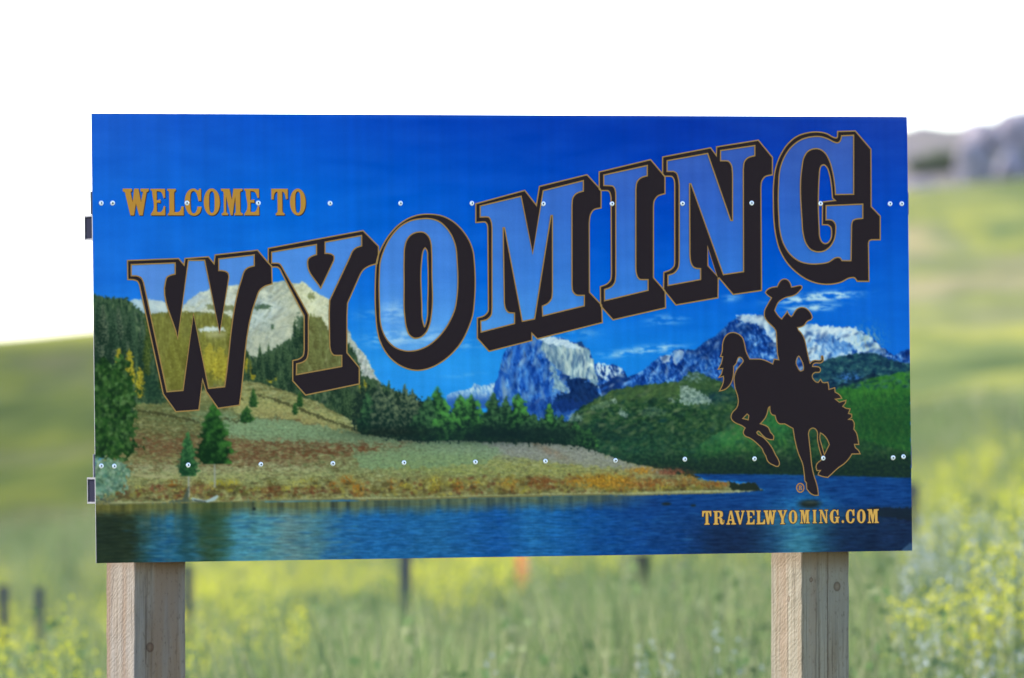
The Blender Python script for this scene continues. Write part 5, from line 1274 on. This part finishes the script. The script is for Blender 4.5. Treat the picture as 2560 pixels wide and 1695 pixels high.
def round_post(x, y, ztop, r, label):
    zg = float(ground_z(x, y)); rs = random.Random(3)
    V, Fc, n = [], [], 12
    hs = [-.4, 0, .3, .6, .9, ztop - zg - .04, ztop - zg]
    for i, z in enumerate(hs):
        for s in range(n):
            a = 2 * math.pi * s / n
            k = r * (.8 if i == len(hs) - 1 else 1) * rs.uniform(.9, 1.08)
            V.append((k * math.cos(a), k * math.sin(a), z))
    for i in range(len(hs) - 1):
        for s in range(n):
            t = (s + 1) % n
            Fc.append((i*n + s, i*n + t, (i + 1)*n + t, (i + 1)*n + s))
    Fc.append(tuple((len(hs) - 1)*n + s for s in range(n)))
    o = mesh_obj("fence_post", V, Fc, M_OLDWOOD, None, smooth=True)
    o.location = (x, y, zg)
    tag(o, label, "fence post", "posts of the wire fence behind the sign")
round_post(at(1604, 58), 58, 1.53, .060, "weathered wooden fence post half hidden in grass, right of the red marker")
# red marker: flat flexible stake with a rounded, slightly cupped top
zg = float(ground_z(at(1305, 74), 74))
mw, mh, mt = .088, 1.50 - zg, .006
outl = [(-mw/2, -.3), (mw/2, -.3), (mw/2, mh - .03)] + [(mw/2 * math.cos(a), mh - .03 + .03 * math.sin(a)) for a in [math.pi * k / 8 for k in range(1, 8)]] + [(-mw/2, mh - .03)]
k = len(outl)
V = [(a, 1.6 * a * a, b) for a, b in outl] + [(a, 1.6 * a * a + mt, b) for a, b in outl]
Fc = [tuple(range(k)), tuple(range(2*k - 1, k - 1, -1))] + [(i, k + i, k + (i + 1) % k, (i + 1) % k) for i in range(k)]
o = mesh_obj("marker_stake", V, Fc, M_RED)
o.location = (at(1305, 74), 74, zg)
tag(o, "flat red marker stake standing in the grass under the sign", "marker")

# ------------------------------------------------------------------ rocks and shrubs on the ridge
def rock_material():
    m, nt, b = new_mat("ridge_rock")
    tc = nd(nt, "ShaderNodeTexCoord").outputs["Object"]
    n = noise_node(nt, tc, 1.1, 6, .6, .4).outputs[0]
    r = ramp(nt, [(.3, (.15, .128, .150)), (.5, (.22, .190, .218)), (.7, (.28, .248, .275))])
    nt.links.new(n, r.inputs[0]); nt.links.new(r.outputs[0], b.inputs["Base Color"])
    b.inputs["Roughness"].default_value = .95
    b.inputs["Specular IOR Level"].default_value = .1
    return m
M_ROCK = rock_material()
import bmesh
def stand(px, row, lo, hi):
    """the spot on the slope that is seen at a given height of view"""
    ys = np.arange(lo, hi, 1.0)
    zz = ground_z((px - 1280.0) / 23538.0 * ys, ys)
    k = int(np.argmin(np.abs(1295 - (zz - CAM_Z) / ys * 23538.0 - row)))
    y = float(ys[k])
    return at(px, y), y, float(zz[k])
def rock(px, row, sx, sy, sz, label, seed):
    x, y, zg = stand(px, row, 330, 560)
    bm = bmesh.new()
    bmesh.ops.create_icosphere(bm, subdivisions=3, radius=1)
    rs = np.random.default_rng(seed)
    planes = rs.normal(0, 1, (14, 3)); planes /= np.linalg.norm(planes, axis=1)[:, None]
    lim = rs.uniform(.62, .95, 14)
    for v in bm.verts:
        p = np.array(v.co)
        for pn, l in zip(planes, lim):
            d = p @ pn
            if d > l:
                p = p - pn * (d - l)
        p = p * (1 + .08 * math.sin(7 * p[0] + seed) * math.cos(6 * p[1] + 5 * p[2]))
        v.co = Vector((p[0] * sx, p[1] * sy, p[2] * sz))
    me = bpy.data.meshes.new("rock_outcrop"); bm.to_mesh(me); bm.free()
    me.materials.append(M_ROCK)
    o = link(bpy.data.objects.new("rock_outcrop", me))
    o.location = (x, y, zg + sz * .35)
    o.rotation_euler = (0, 0, rs.uniform(0, 3))
    tag(o, label, "rock", "pale rock outcrops along the ridge")
rock(2292, 500, .8, .9, .85, "small pale boulder on the grass, nearest the sign's edge", 3)
rock(2432, 462, .9, 1.1, 1.5, "upright pale boulder between two green shrubs on the ridge", 5)
rock(2312, 378, 3.4, 2.0, 1.2, "long low grey outcrop on the skyline beside the sign", 7)
rock(2478, 372, 1.7, 2.0, 1.4, "tall pinkish crag on the skyline, left of the biggest one", 9)
rock(2552, 372, 1.7, 2.2, 1.6, "biggest pinkish crag on the skyline at the picture's right edge", 11)
rock(2400, 372, 1.8, 1.8, 1.0, "low crag between the long outcrop and the tall one", 13)
rock(2535, 440, 1.0, 1.2, 1.1, "pale slab under the biggest crag on the ridge", 15)

M_JUNIPER = plant_material("juniper_leaf", [(0, (.085, .112, .055)), (.6, (.110, .138, .068)), (1, (.14, .16, .09))], .25)
M_BARK = flat_mat("shrub_bark", (.10, .08, .06), .9, 0, .1)
def shrub(px, row, r, h, label, seed):
    g = np.random.default_rng(seed)
    x, y, zg = stand(px, row, 330, 560)
    root = bpy.data.objects.new("juniper_shrub", None); link(root)
    root.location = (x, y, zg)
    V, Fc = [], []
    for i, (z, rr) in enumerate([(-.2, .10), (.3 * h, .07), (.7 * h, .03)]):
        for s in range(7):
            a = 2 * math.pi * s / 7
            V.append((rr * math.cos(a) + .05 * i, rr * math.sin(a), z))
    for i in range(2):
        for s in range(7):
            t = (s + 1) % 7
            Fc.append((i*7 + s, i*7 + t, i*7 + 7 + t, i*7 + 7 + s))
    mesh_obj("trunk", V, Fc, M_BARK, root, smooth=True)
    k, cl = 900, 14
    cc = g.normal(0, 1, (cl, 3)); cc /= np.linalg.norm(cc, axis=1)[:, None]
    cc = cc * g.uniform(.3, .75, (cl, 1)) * np.array([r, r, h * .45]) + np.array([0, 0, h * .55])
    idx = g.integers(0, cl, k)
    dv = g.normal(0, 1, (k, 3)); dv /= np.linalg.norm(dv, axis=1)[:, None]
    c = cc[idx] + dv * g.uniform(.2, .45, (k, 1)) * r
    c[:, 2] = np.maximum(c[:, 2], .05)
    s = g.uniform(.07, .16, k)[:, None]
    u = g.normal(0, 1, (k, 3)); u /= np.linalg.norm(u, axis=1)[:, None]
    w = np.cross(u, dv)
    co = np.stack([c - u * s, c + w * s, c + u * s, c - w * s], 1).reshape(-1, 3)
    quads_mesh("crown", co, np.arange(len(co)).reshape(-1, 4), M_JUNIPER, root)
    tag(root, label, "shrub", "dark shrubs among the ridge rocks")
shrub(2296, 432, .8, .7, "dark green shrub on the ridge closest to the sign edge", 21)
shrub(2350, 430, 1.0, .8, "dark green shrub on the ridge left of the upright boulder", 23)
shrub(2392, 430, 1.1, 1.1, "dark shrub touching the upright pale boulder on its shaded side", 25)
shrub(2490, 440, 1.2, 1.1, "dark green shrub on the ridge right of the upright boulder", 27)
shrub(2556, 420, .9, .9, "low dark shrub below the biggest pinkish crag", 29)

# ------------------------------------------------------------------ summer haze over the hills
hv, hf = box_geo(-3600, 3600, -420, 5300, -8.0, 48.0)
hz = bpy.data.materials.new("summer_haze")
hz.use_nodes = True
hn = hz.node_tree
hn.nodes.clear()
ho = hn.nodes.new("ShaderNodeOutputMaterial")
hp = hn.nodes.new("ShaderNodeVolumePrincipled")
hp.inputs["Color"].default_value = (.93, .94, .96, 1)
hp.inputs["Density"].default_value = 0.00004
hp.inputs["Anisotropy"].default_value = .2
hn.links.new(hp.outputs[0], ho.inputs["Volume"])
tag(mesh_obj("haze", hv, hf, hz), "thin bright haze in the air over the hills", "haze", kind="stuff")
